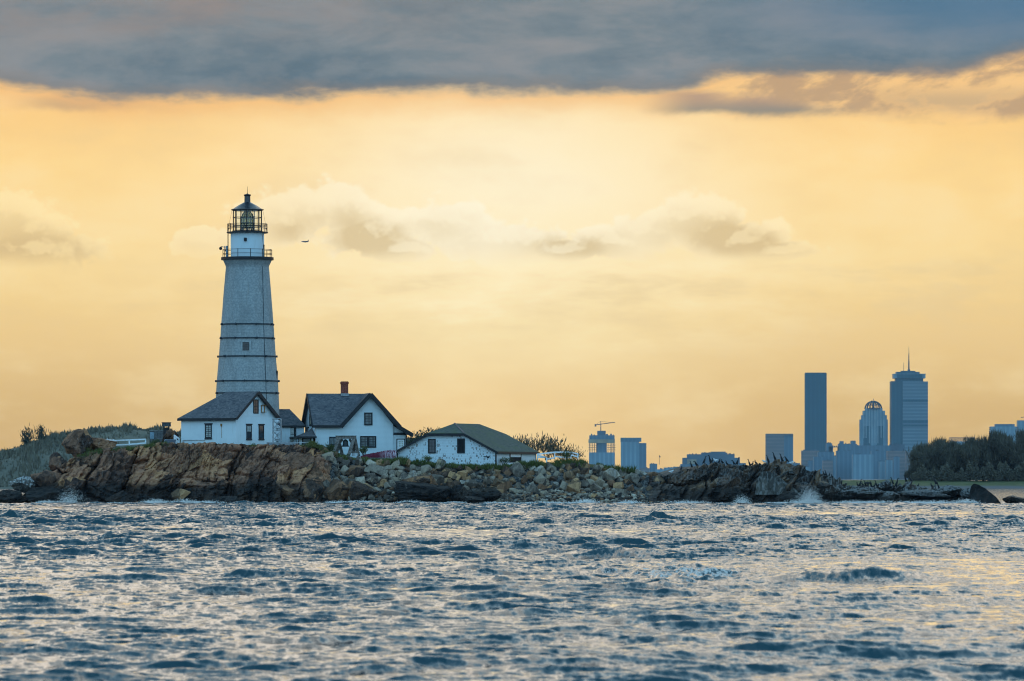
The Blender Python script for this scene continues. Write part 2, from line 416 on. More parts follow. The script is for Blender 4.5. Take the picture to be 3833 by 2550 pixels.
    gn = E.nt.nodes.new('ShaderNodeNewGeometry'); va = E.nt.nodes.new('ShaderNodeVectorMath'); va.operation = 'ADD'; E.nt.links.new(gn.outputs['Normal'], va.inputs[0]); vec(sx, sy, 0).put(va.inputs[1])
    vn_ = E.nt.nodes.new('ShaderNodeVectorMath'); vn_.operation = 'NORMALIZE'; E.nt.links.new(va.outputs[0], vn_.inputs[0]); E.nt.links.new(vn_.outputs[0], bs.inputs['Normal'])
    fo = attr('foam'); fn = noi(vec(px, py * .25, pz), 11.0, 6, .7)
    ff = sm(.46, .74, fo * .60 + (fn - .5) * 1.7) * sm(.02, .2, fo)
    mixc(ff * .85, mixc(noi(pos, .05, 3), (.003, .030, .042), (.007, .052, .066)), (.80, .68, .60)).put(bs.inputs['Base Color'])
    sm(0, 1, ff, .07, .6).put(bs.inputs['Roughness'])
    o = mesh_obj('sea', co, f, m, smooth=True)
    a = o.data.attributes.new('foam', 'FLOAT', 'POINT')
    a.data.foreach_set('value', np.concatenate([foam.ravel(), np.zeros(4)]).astype(np.float32))
    return tag(o, 'choppy blue grey sea around the island', kind='structure')
build_sea()
# ================================================================ haze
hm = bpy.data.materials.new('sea_haze'); hm.use_nodes = True; hn_ = hm.node_tree; hn_.nodes.clear()
ho = hn_.nodes.new('ShaderNodeOutputMaterial'); hv = hn_.nodes.new('ShaderNodeVolumePrincipled')
hv.inputs['Color'].default_value = (.62, .82, 1.0, 1); hv.inputs['Density'].default_value = 2.0e-5; hv.inputs['Anisotropy'].default_value = 0
hn_.links.new(hv.outputs[0], ho.inputs['Volume'])
hz = MB().box(-9000, 9000, -3500, 11600, -4, 300).build('haze', hm); tag(hz, 'pale blue sea haze over the harbour', kind='stuff')
SC.cycles.volume_bounces = 1; SC.cycles.max_bounces = 5; SC.cycles.diffuse_bounces = 2; SC.cycles.glossy_bounces = 3
# ================================================================ rock
def rock_mat(name, light, dark, accent, tide_shade=None, guano=0.0, scale=1.0, tone=False):
    m, b = new_mat(name, .85, .25)
    p = geopos(); x, y, z = sep(p); r = orand()
    pj = vec(x - .30 * z, y, z * .40)                       # beds lean with the joints
    big = noi(pj, .42 * scale, 5, .6, .4); mid = noi(pj, 1.7 * scale, 6, .65, .3); fine = noi(p, 7.0 * scale, 6, .7)
    cell = vor(vec(x - .30 * z + (mid - .5) * .8, y, z * .5 + (big - .5)), .55 * scale, 'F1', 1)
    cr = sep(cell)[0]
    c = mixc(sm(.36, .62, mid * .55 + cr * .28 + big * .17), dark, light)
    c = mixc(sm(.60, .78, big * .5 + cr * .5) * .7, c, accent)
    if tone:
        tn = attr('tone'); c = mixc(sm(.55, .95, tn) * .75, c, accent); c = mixc(sm(.42, .05, tn) * .8, c, tuple(v * .7 for v in dark))
    c = mixc(sm(.52, .72, fine) * .45, c, tuple(v * .35 for v in dark))
    c = mixc(sm(.60, .70, noi(vec(x, y, z * .35), 2.6 * scale, 5, .7)) * .4, c, (.46, .37, .31))   # lichen and quartz
    ed = E.nt.nodes.new('ShaderNodeTexVoronoi'); ed.feature = 'DISTANCE_TO_EDGE'; vec(x - .30 * z + (mid - .5) * .9, y * .6, z * .45 + (big - .5) * 1.2 + x * .12).put(ed.inputs['Vector']); ed.inputs['Scale'].default_value = .95 * scale
    c = mixc(sm(.035, .0, E(ed.outputs[0])) * sm(.40, .62, big + (fine - .5) * .4) * .85, c, tuple(v * .25 for v in dark))
    if guano:
        st = noi(vec(x * 2.2, y * 2.2, z * .35), 2.4, 5, .65)
        nz = sep(georn())[2]
        c = mixc(sm(.50, .64, st + nz * .10) * guano, c, (.62, .62, .60))
    if tide_shade is not None:  # tidal algae band, deepened as painted shade at the rock foot
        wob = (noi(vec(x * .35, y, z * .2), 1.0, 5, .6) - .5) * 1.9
        c = mixc(sm(tide_shade + .55, tide_shade - .45, z + wob) * .93, c, mixc(sm(.4, .65, mid), (.004, .0035, .003), (.028, .016, .010)))
        sm(tide_shade - .4, tide_shade + .5, z, .38, .88).put(b.inputs['Roughness'])
    c.put(b.inputs['Base Color'])
    bump(b, mid * .5 + fine * .5, 1.0, .22)
    return m
M_CLIFF = rock_mat('cliff_rock', (.27, .130, .075), (.045, .026, .019), (.42, .205, .095), tide_shade=1.75)
M_OUT = rock_mat('outcrop_rock', (.125, .066, .038), (.015, .010, .008), (0.26, 0.145, 0.07), tide_shade=1.7, guano=.12)
M_REEF = rock_mat('reef_rock', (0.05, 0.034, 0.025), (0.009, 0.007, 0.006), (0.08, 0.05, 0.032), tide_shade=.8, guano=.28)
M_GREY = rock_mat('grey_granite', (.32, .25, .185), (.095, .07, .053), (.39, .28, .175), scale=1.5)
M_TAN = rock_mat('tan_granite', (.44, .24, .115), (.13, .078, .045), (.5, .27, .12), scale=1.5)
M_BROWN = rock_mat('brown_rock', (.24, .12, .062), (.056, .033, .023), (.36, .18, .08), scale=1.3)
M_PALE = rock_mat('pale_granite', (.50, .39, .28), (.19, .145, .105), (.52, .38, .23), scale=1.5, guano=.25)
M_FACE = rock_mat('cliff_face_rock', (.42, .190, .105), (.050, .027, .020), (.62, .30, .13), tide_shade=2.0, tone=True)
M_OUTF = rock_mat('outcrop_face_rock', (.15, .080, .045), (.014, .009, .007), (.27, .15, .075), tide_shade=1.7, guano=.12, tone=True)
M_BLACK = rock_mat('black_wet_rock', (.040, .030, .024), (.008, .007, .007), (.07, .046, .03), tide_shade=1.2)
M_SLAB = rock_mat('slab_rock', (.085, .070, .056), (.028, .022, .018), (0.15, 0.12, 0.085), guano=.16)
M_GUANO = rock_mat('guano_rock', (.20, .17, .14), (.06, .05, .045), (.3, .25, .18), guano=.6)

# ---------------------------------------------------------------- the island sheet, from the water's edge up and over
U_TOP = [(20, 1900), (60, 1880), (110, 1850), (160, 1800), (200, 1772), (240, 1742), (300, 1712), (360, 1698), (440, 1688), (520, 1680), (560, 1672), (620, 1668), (700, 1668), (1180, 1672), (1230, 1700), (1300, 1724), (1400, 1730), (1480, 1736), (1600, 1748), (1860, 1761), (2000, 1750), (2150, 1742), (2230, 1750), (2320, 1762), (2420, 1776), (2480, 1788), (2530, 1772), (2570, 1760), (2680, 1752), (2800, 1758), (2860, 1756), (2930, 1742), (3000, 1762), (3060, 1792), (3120, 1818), (3250, 1824), (3400, 1832), (3480, 1842), (3560, 1858), (3640, 1872), (3760, 1890), (3800, 1905)]
def lerp(tab, u):
    a = np.array(tab, float); return np.interp(u, a[:, 0], a[:, 1])
YT = [(20, 503), (240, 504), (560, 505), (1200, 506), (1300, 506.8), (2300, 507), (2480, 506), (2560, 505), (3060, 504), (3300, 506), (3800, 508)]     # depth of the upper edge
YF = [(20, 499.5), (900, 499), (1300, 498.5), (1500, 497.5), (2300, 497.5), (2500, 499), (3800, 500)]                          # depth of the waterline
BANK = [(20, 0), (1190, 0), (1290, 1), (2380, 1), (2470, 0), (3800, 0)]                                                # 1: loose sloping bank, 0: rock face
REEF = [(20, .7), (180, .35), (320, 0), (3040, 0), (3110, 1), (3800, 1)]
def ground_z(u): return CH + (VH - lerp(U_TOP, u)) * lerp(YT, u) / FPX
def island():
    us = np.linspace(20, 3800, 1800); t = np.concatenate([np.linspace(0, 1, 140), 1 + np.linspace(0, 1, 62)[1:] ** 1.8])
    T, Uu = np.meshgrid(t, us, indexing='ij')
    yf, yt, zt, bk, rf = lerp(YF, Uu), lerp(YT, Uu), ground_z(Uu), lerp(BANK, Uu), lerp(REEF, Uu)
    tc_ = np.clip(T, 0, 1)
    zface = -1.2 + (zt + 1.2) * tc_; yface = yf - .6 + (yt - yf + .6) * tc_ ** 1.6
    # bank: flat shingle beach, then the steeper bank
    zb = np.interp(tc_, [0, .3, .55, .72, 1], [-1.2, -.1, .26, .46, 1]); zbank = np.where(zb < 0, zb, zb * zt); ybank = yf - .6 + (yt - yf + .6) * np.interp(tc_, [0, .3, .55, .72, 1], [0, .12, .42, .66, 1])
    z = zface * (1 - bk) + zbank * bk; y = yface * (1 - bk) + ybank * bk
    beyond = np.clip(T - 1, 0, 1); back = 78 - 46 * np.clip((Uu - 2350) / 250, 0, 1) - 20 * rf
    y = y + beyond * back
    hump = .35 * np.sin(np.clip(beyond * 3, 0, 1) * math.pi / 2) * (1 - rf)
    z = z + np.where(T > 1, hump - (zt + 2.6) * np.clip((beyond - .72) / .28, 0, 1) ** 1.4, 0)
    x = (Uu - CU) / FPX * 506.0
    p = np.stack([x, y, z], -1)
    face = np.clip(1.15 - beyond * 12, 0, 1) * (1 - bk) * (.25 + .75 * np.clip(tc_ * 6, 0, 1))
    # jointed blocks: leaning slabs, each broken across at its own heights
    wv = .7 * fbm(p * .3, 3, 3)
    def parts(v, size, seed, ph=0.0):
        """irregular partition of a line: cell number, place in the cell (0..1), distance to the nearer joint, that joint's number"""
        q = v / size + ph; i = np.floor(q); f = None
        bl = lambda k: k + .72 * (_h(k, k * 0 + seed, k * 0, 5) - .5)
        c = np.where(q < bl(i), i - 1, np.where(q >= bl(i + 1), i + 1, i)); lo, hi_ = bl(c), bl(c + 1)
        near_lo = (q - lo) < (hi_ - q)
        return c, (q - lo) / np.maximum(hi_ - lo, .05), np.minimum(q - lo, hi_ - q) * size, np.where(near_lo, c, c + 1)
    def blocks(lean, sx, sz, tilt, amp, groove, gw, seed):
        c, f, dj, j = parts(x - lean * z + wv, sx, seed)
        r1 = _h(c, c * 0 + seed, c * 0, 11); r2 = _h(c, c * 0 + seed, c * 0, 12)
        cz, fz, dz_, jz = parts(z + (r2 - .5) * 2 * tilt * x + .3 * fbm(p * .6, 2, seed), sz, seed + 1, r1 * 7)
        h = lambda k: _h(c, cz, c * 0 + seed, k)
        o_ = (r1 - .5) * .8 + (h(1) - .5) * .9 + (f - .5) * (h(2) - .5) * 1.1 + (fz - .35) * (h(3) - .25) * 1.1
        g1 = np.exp(-(dj / gw) ** 2) * _h(j, j * 0 + seed, j * 0, 21) ** 2.0; g2 = np.exp(-(dz_ / gw) ** 2) * _h(jz, c, c * 0 + seed, 22) ** 2.5
        tones.append(.55 * h(31) + .45 * r1)
        return o_ * amp - groove * np.maximum(g1, g2 * .8)
    tones = []
    big = blocks(.30, 2.9, 3.4, .35, 1.25, 2.2, .17, 41); mid_ = blocks(.34, 1.05, 1.15, .5, .72, .6, .09, 57); sml = blocks(.22, .42, .5, .6, .30, .16, .05, 63)
    q1 = np.stack([(x - .30 * z) / 2.7, y / 3.2, z / 3.0], -1); f1, f2, ids, off = worley(q1, 4)
    rdg = 1 - np.abs(fbm(np.stack([(x - .3 * z) * 1.1, y, z * .55], -1), 5, 8)) * 2
    rough = rdg * .42 - .12 + .13 * (1 - 2 * np.abs(fbm(np.stack([(x - .3 * z) * 3.4, y, z * 1.8], -1), 3, 15)))
    blk2 = mid_; blk3 = sml
    dsp = big * (1 - .45 * rf) + mid_ + sml + rough
    low = np.clip(1 - np.abs(z - .9) / 1.1, 0, 1)
    dsp = dsp - .7 * low * (fbm(np.stack([x * .25, y * 0, z * .6], -1), 3, 51) * .5 + .35)      # undercut by the sea
    y = y - dsp * face * (1 - .45 * rf)
    up = blk2 * .5 + blk3 + rough * .8 + (ids[0] - .5) * (.5 + .3 * rf)
    z = z + up * face * np.clip(tc_ * 3 - 1.5, 0, 1) * (.55 + .55 * np.clip((Uu - 2450) / 200, 0, 1))
    peb = fbm(p * 2.2, 4, 61) * .16 + fbm(p * .35, 3, 63) * .35
    z = z + peb * bk * np.clip(1.1 - beyond * 3, 0, 1) * np.clip(tc_ * 4, 0, 1)
    x = x + (blk3 + mid_ * .25) * face
    # bury the two ends
    endz = np.clip((Uu - 20) / 120, 0, 1) * np.clip((3800 - Uu) / 260, 0, 1)
    z = np.where(z > -1.3, -1.3 + (z + 1.3) * (.15 + .85 * endz), z)
    co = np.stack([x, y, z], -1).reshape(-1, 3)
    m, b = new_mat('island_ground', .85, .25)
    # one material: bare rock on the faces, turf on the flat top, grit on the bank
    E.nt = m.node_tree
    src = M_CLIFF
    o = mesh_obj('ground', co, grid_faces(*x.shape)[:, ::-1], [M_FACE, M_OUTF, M_REEF, None, None])
    bm_, bb = new_mat('bank_grit', .9, .2); p_ = geopos(); xx, yy_, zz_ = sep(p_)
    g = noi(p_, 5.0, 6, .75); g2_ = vor(p_, 6.0, 'F1', 1)
    c = mixc(sm(.35, .65, g * .6 + sep(g2_)[0] * .4), (.018, .017, .017), (.13, .12, .11))
    c = mixc(sm(.9, .2, zz_ + (g - .5)), c, (.02, .019, .018)); c.put(bb.inputs['Base Color']); bump(bb, g + sep(g2_)[1] * .6, 1.0, .15)
    tm, tb = new_mat('turf', .95, .1); p_ = geopos(); g = noi(p_, 1.3, 6, .7); h_ = noi(p_, 9.0, 4, .7)
    mixc(sm(.35, .65, g * .6 + h_ * .4), (.035, .050, .012), (.15, .125, .045)).put(tb.inputs['Base Color']); bump(tb, h_, 1.0, .2)
    o.data.materials[3] = bm_; o.data.materials[4] = tm
    bpy.data.materials.remove(m)
    nr, nc = x.shape
    mi = np.zeros((nr - 1, nc - 1), dtype=np.int32)
    U2 = Uu[:-1, :-1]; mi[:] = 0; mi[U2 > 2440] = 1; mi[U2 > 3060] = 2; mi[(lerp(BANK, U2) > .5)] = 3
    mi[(T[:-1, :-1] >= 1.03) & (lerp(REEF, U2) < .5) & (U2 < 2400)] = 4
    o.data.polygons.foreach_set('material_index', mi.ravel())
    ta = o.data.attributes.new('tone', 'FLOAT', 'POINT'); ta.data.foreach_set('value', (tones[0] * .6 + tones[1] * .4).ravel().astype(np.float32))
    return tag(o, 'jagged brown sea cliff and turf of the island', kind='structure')
GROUND = island()

# ---------------------------------------------------------------- single rocks
def rock_mesh(name, seed, cuts=12, sub=3, rough=.05, keep=.62):
    rg = random.Random(seed); bm = bmesh.new(); bmesh.ops.create_icosphere(bm, subdivisions=sub, radius=1)
    for _ in range(cuts):
        n = Vector((rg.gauss(0, 1), rg.gauss(0, 1), rg.gauss(0, 1))).normalized(); dd = rg.uniform(keep, keep + .24)
        for v in bm.verts:
            t = v.co.dot(n) - dd
            if t > 0: v.co -= n * t
    so = Vector((seed * 3.1, seed * 1.7, 0))
    for v in bm.verts: v.co += v.co.normalized() * rough * (mnoise.fractal(v.co * 2.2 + so, .8, 2.1, 4))
    me = bpy.data.meshes.new(name); bm.to_mesh(me); bm.free()
    me.polygons.foreach_set('use_smooth', np.ones(len(me.polygons), bool)); me.set_sharp_from_angle(angle=R(24))
    return me
def block_mesh(name, seed):
    """a quarried block: a skewed box with broken corners"""
    rg = random.Random(seed); bm = bmesh.new(); bmesh.ops.create_cube(bm, size=1.55)
    for v in bm.verts: v.co = Vector([c * rg.uniform(.72, 1.12) for c in v.co]) + Vector([rg.uniform(-.14, .14) for _ in range(3)])
    for _ in range(3):
        n = Vector((rg.choice((-1, 1)) * rg.uniform(.4, 1), rg.choice((-1, 1)) * rg.uniform(.4, 1), rg.choice((-1, 1)) * rg.uniform(.4, 1))).normalized()
        g = bmesh.ops.bisect_plane(bm, geom=bm.verts[:] + bm.edges[:] + bm.faces[:], plane_co=n * rg.uniform(.72, .95), plane_no=n, clear_outer=True)
        ed = [e for e in g['geom_cut'] if isinstance(e, bmesh.types.BMEdge)]
        if ed: bmesh.ops.contextual_create(bm, geom=ed)
    bmesh.ops.bevel(bm, geom=bm.edges[:], offset=.05, segments=1, affect='EDGES')
    bmesh.ops.triangulate(bm, faces=bm.faces); bmesh.ops.subdivide_edges(bm, edges=bm.edges, cuts=2, use_grid_fill=True); bmesh.ops.recalc_face_normals(bm, faces=bm.faces)
    so = Vector((seed * 3.1, seed * 1.7, 0))
    for v in bm.verts: v.co += v.co.normalized() * .05 * mnoise.fractal(v.co * 1.8 + so, .8, 2.1, 4)
    me = bpy.data.meshes.new(name); bm.to_mesh(me); bm.free()
    me.polygons.foreach_set('use_smooth', np.ones(len(me.polygons), bool)); me.set_sharp_from_angle(angle=R(22)); return me
ROCKS = [block_mesh('boulder', s + 50) if s % 3 == 0 else rock_mesh('boulder', s, cuts=9, keep=.36, rough=.03) if s % 3 == 1 else rock_mesh('boulder', s, cuts=12, keep=.60) for s in range(18)]
RBM = {}
def rock(name, m, loc, size, rot=(0, 0, 0), k=0, label='', cat='boulder', group=None):
    key = (k, m.name)
    if key not in RBM:
        me = ROCKS[k].copy(); me.name = 'boulder'; me.materials.append(m); RBM[key] = me
    o = link(bpy.data.objects.new(name, RBM[key])); o.location = loc; o.scale = size; o.rotation_euler = [R(a) for a in rot]
    return tag(o, label, cat, group)
def big_rock(name, seed, m, u0, u1, v0, v1, Y, depth, label, rot=0, cuts=14, keep=.42, cat='boulder', rough=.08, sub=5, lean=0.0):
    """a single larger rock filling the given extent"""
    rg = random.Random(seed); bm = bmesh.new(); bmesh.ops.create_icosphere(bm, subdivisions=sub, radius=1)
    for _ in range(cuts):
        n = Vector((rg.gauss(0, 1), rg.gauss(0, 1), rg.gauss(0, .9))).normalized(); dd = rg.uniform(keep, keep + .25)
        for v in bm.verts:
            t = v.co.dot(n) - dd
            if t > 0: v.co -= n * t
    so = Vector((seed * 2.3, 0, seed))
    for v in bm.verts:
        qv = Vector((v.co.x * 2.6 - v.co.z * .9, v.co.y * 2.0, v.co.z * 1.1)) + so
        v.co += v.co.normalized() * (.075 * (1 - 2 * abs(mnoise.noise(qv))) + .045 * (1 - 2 * abs(mnoise.noise(qv * 2.7))) + .03 * (1 - 2 * abs(mnoise.noise(qv * 6.1))) + rough * mnoise.fractal(v.co * 2.0 + so, .8, 2.1, 6) + rough * .5 * mnoise.hetero_terrain(v.co * 6 + so, 1, 2, 3, .5) * .4)
    xs = [v.co.x for v in bm.verts]; zs = [v.co.z for v in bm.verts]; ys = [v.co.y for v in bm.verts]
    x0, x1, z1, z0 = X(u0, Y), X(u1, Y), Z(v0, Y), Z(v1, Y)
    c = Vector(((x0 + x1) / 2, Y, z0))
    for v in bm.verts:
        tz = (v.co.z - min(zs)) / (max(zs) - min(zs)); tx = (v.co.x - min(xs)) / (max(xs) - min(xs)); ty = (v.co.y - min(ys)) / (max(ys) - min(ys))
        v.co = Vector(((tx - .5) * (x1 - x0) + lean * (tz - .5), (ty - .5) * depth, tz * (z1 - z0)))
    me = bpy.data.meshes.new(name); bm.to_mesh(me); bm.free(); me.materials.append(m)
    me.polygons.foreach_set('use_smooth', np.ones(len(me.polygons), bool)); me.set_sharp_from_angle(angle=R(9))
    o = link(bpy.data.objects.new(name, me)); o.location = c; o.rotation_euler = (0, 0, R(rot))
    return tag(o, label, cat)
big_rock('rock_knob', 3, M_CLIFF, 232, 352, 1606, 1730, 509, 4.2, 'tall rounded rock knob standing above the grass, beside the white rail fence', cat='rock', cuts=16)
big_rock('rock_knob', 8, M_CLIFF, 300, 440, 1634, 1705, 511, 4, 'low dark rock shoulder sloping off behind the tall rock knob', cat='rock', cuts=12)
big_rock('boulder', 12, M_CLIFF, 184, 262, 1692, 1790, 505, 3, 'brown rock buttress leaning against the foot of the tall rock knob', cat='rock')
big_rock('boulder', 21, M_GUANO, 34, 134, 1780, 1846, 501, 2.6, 'blocky rock whitened with bird droppings at the cliff end', cat='rock', cuts=10, keep=.6)
big_rock('boulder', 22, M_CLIFF, 110, 240, 1758, 1860, 502, 3.4, 'brown ledge between the droppings-whitened rock and the cliff', cat='rock')
big_rock('reef_rock', 23, M_BLACK, -40, 95, 1832, 1905, 497.6, 3, 'low black wave-washed rock in front of the droppings-whitened rock', cat='rock')
big_rock('reef_rock', 24, M_BLACK, 80, 230, 1822, 1896, 498.6, 3, 'dark ribbed ledge beside the spray at the cliff end', cat='rock')
big_rock('boulder', 25, M_CLIFF, 390, 520, 1835, 1900, 498.4, 2.4, 'dark wedge of fallen rock at the waterline below the rail fence', cat='rock')
big_rock('boulder', 26, M_TAN, 640, 716, 1828, 1878, 498.2, 1.8, 'rounded orange boulder lodged in the black hollow under the cliff', cuts=9)
big_rock('boulder', 27, M_BLACK, 795, 905, 1856, 1900, 497.4, 2, 'black slab awash under the middle of the cliff')
big_rock('boulder', 31, M_CLIFF, 1046, 1186, 1690, 1792, 503.5, 4, 'big pale brown block perched at the end of the cliff below the passage', cuts=10, keep=.6)
big_rock('boulder', 32, M_BROWN, 1028, 1130, 1790, 1890, 500.5, 4, 'smooth brown rock dome under the perched block at the end of the cliff', cuts=12)
big_rock('boulder', 33, M_BROWN, 1110, 1220, 1784, 1892, 500.2, 4, 'dark reddish rock dome beside the boulder bank', cuts=12)
big_rock('boulder', 34, M_BROWN, 1205, 1310, 1790, 1890, 500.4, 4, 'shadowy brown rock below the bell frame, at the waterline', cuts=11)
big_rock('boulder', 35, M_BROWN, 1290, 1420, 1800, 1885, 500.4, 3, 'ragged dark brown ledge below the red netting, half way to the water', cuts=11)
big_rock('boulder', 36, M_BLACK, 1470, 1690, 1800, 1888, 499.2, 4, 'broad black ledge with pale seams below the peeling boathouse', cuts=12, rough=.1)
big_rock('boulder', 37, M_BROWN, 1500, 1640, 1776, 1840, 501.8, 3, 'brown crest of rock above the broad black ledge', cuts=12, rough=.1)
big_rock('boulder', 38, M_BLACK, 1680, 1765, 1812, 1884, 499.0, 3, 'squat black rock beside the broad black ledge, streaked white on one edge')
big_rock('boulder', 39, M_BLACK, 1750, 1880, 1822, 1886, 498.8, 3, 'black humped rock where the shingle beach begins')
big_rock('reef_rock', 40, M_BLACK, 1735, 1815, 1856, 1896, 496.8, 2, 'black flat-topped rock with foam breaking over it', cuts=8)
# the outcrop
big_rock('boulder', 50, M_OUT, 2540, 2670, 1750, 1850, 503.5, 4, 'rounded brown head of rock where the bird outcrop starts', cat='rock')
big_rock('boulder', 51, M_OUT, 2660, 2790, 1752, 1880, 502.2, 4, 'tall ribbed buttress in the middle of the bird outcrop', cat='rock', lean=.5)
big_rock('boulder', 53, M_OUT, 2878, 3010, 1734, 1800, 504.5, 4, 'dark dome of rock forming the peak of the bird outcrop', cat='rock')
big_rock('boulder', 54, M_OUT, 2985, 3062, 1758, 1835, 503.5, 3, 'smooth dark shoulder rock just below the outcrop peak', cat='rock', cuts=8)
big_rock('boulder', 55, M_OUT, 3030, 3120, 1795, 1850, 503, 3, 'grey rounded rock at the end of the outcrop, above the spray', cat='rock', cuts=9)
big_rock('boulder', 56, M_BLACK, 2895, 3050, 1838, 1892, 499.6, 3, 'black block beside the spray under the outcrop', cat='rock', cuts=9)
big_rock('boulder', 57, M_OUT, 2395, 2480, 1765, 1800, 508, 3, 'low dark hump of rock between the boulder bank and the bird outcrop', cat='rock')
# the low reef
big_rock('reef_rock', 60, M_REEF, 3068, 3180, 1812, 1888, 500.8, 3, 'black fluted rock wall past the spray', cat='rock')
big_rock('reef_rock', 61, M_REEF, 3125, 3320, 1824, 1894, 499.5, 3, 'black reef ledge flecked with white below the crowd of birds', cat='rock', rough=.12)
big_rock('reef_rock', 62, M_REEF, 3280, 3372, 1838, 1888, 499.2, 2.5, 'black rounded reef rock with water running off it', cat='rock')
big_rock('reef_rock', 63, M_REEF, 3280, 3350, 1795, 1846, 502.5, 2.4, 'flat dark table rock among the standing birds', cat='rock', cuts=7)
big_rock('reef_rock', 64, M_REEF, 3360, 3560, 1832, 1872, 503, 3, 'long low reef ledge awash beyond the table rock', cat='rock', rough=.12)
big_rock('reef_rock', 65, M_REEF, 3474, 3630, 1816, 1868, 504.5, 3, 'dark brown ridge of reef with three birds on it', cat='rock')
big_rock('reef_rock', 66, M_REEF, 3590, 3660, 1826, 1872, 503.5, 2.4, 'humped rock between the reef ridge and the pointed rock', cat='rock')
big_rock('reef_rock', 68, M_BLACK, 3755, 3870, 1854, 1892, 500.5, 3, 'low black rock standing alone past the pointed rock', cat='rock', cuts=9)
def poly_rock(name, label, poly, Y, d0, d1, m, back=.9, slant=.5, rough=.14, shift=.15):
    """a rock with a known outline, given real thickness and a broken surface"""
    b = bmesh.new(); uc = sum(p[0] for p in poly) / len(poly); vb = max(p[1] for p in poly); hh = vb - min(p[1] for p in poly); c = P(uc, vb, Y)
    fr = [b.verts.new((X(u, Y) - c.x, -d0 + slant * ((vb - v) / hh), Z(v, Y) - c.z)) for u, v in poly]
    bk = [b.verts.new((X(u, Y) - c.x + shift, d1, (Z(v, Y) - c.z) * back)) for u, v in poly]
    b.faces.new(fr); b.faces.new(bk[::-1]); n = len(fr)
    for i in range(n): b.faces.new((fr[i], bk[i], bk[(i + 1) % n], fr[(i + 1) % n]))
    bmesh.ops.triangulate(b, faces=b.faces); bmesh.ops.subdivide_edges(b, edges=b.edges, cuts=5, use_grid_fill=True)
    bmesh.ops.recalc_face_normals(b, faces=b.faces)
    for v in b.verts: v.co += Vector((.3, -1, .5)) * rough * mnoise.fractal(v.co * 1.1 + Vector((uc, 0, 0)), .8, 2.1, 5)
    me = bpy.data.meshes.new(name); b.to_mesh(me); b.free(); me.materials.append(m)
    me.polygons.foreach_set('use_smooth', np.ones(len(me.polygons), bool)); me.set_sharp_from_angle(angle=R(9))
    o = link(bpy.data.objects.new(name, me)); o.location = c
    return tag(o, label, 'rock')
poly_rock('reef_rock', 'big black pointed rock with a long slanting back at the end of the reef', [(3622, 1895), (3626, 1860), (3632, 1822), (3642, 1812), (3662, 1814), (3690, 1830), (3722, 1858), (3752, 1892), (3752, 1900), (3622, 1900)], 499.5, .9, 1.2, M_BLACK)
poly_rock('boulder', 'grey triangular slab with a long slanting edge on the bird outcrop', [(2826, 1852), (2832, 1800), (2850, 1766), (2878, 1764), (2920, 1790), (2985, 1838), (2988, 1852)], 500.4, .6, 1.6, M_SLAB, slant=.9, rough=.09)
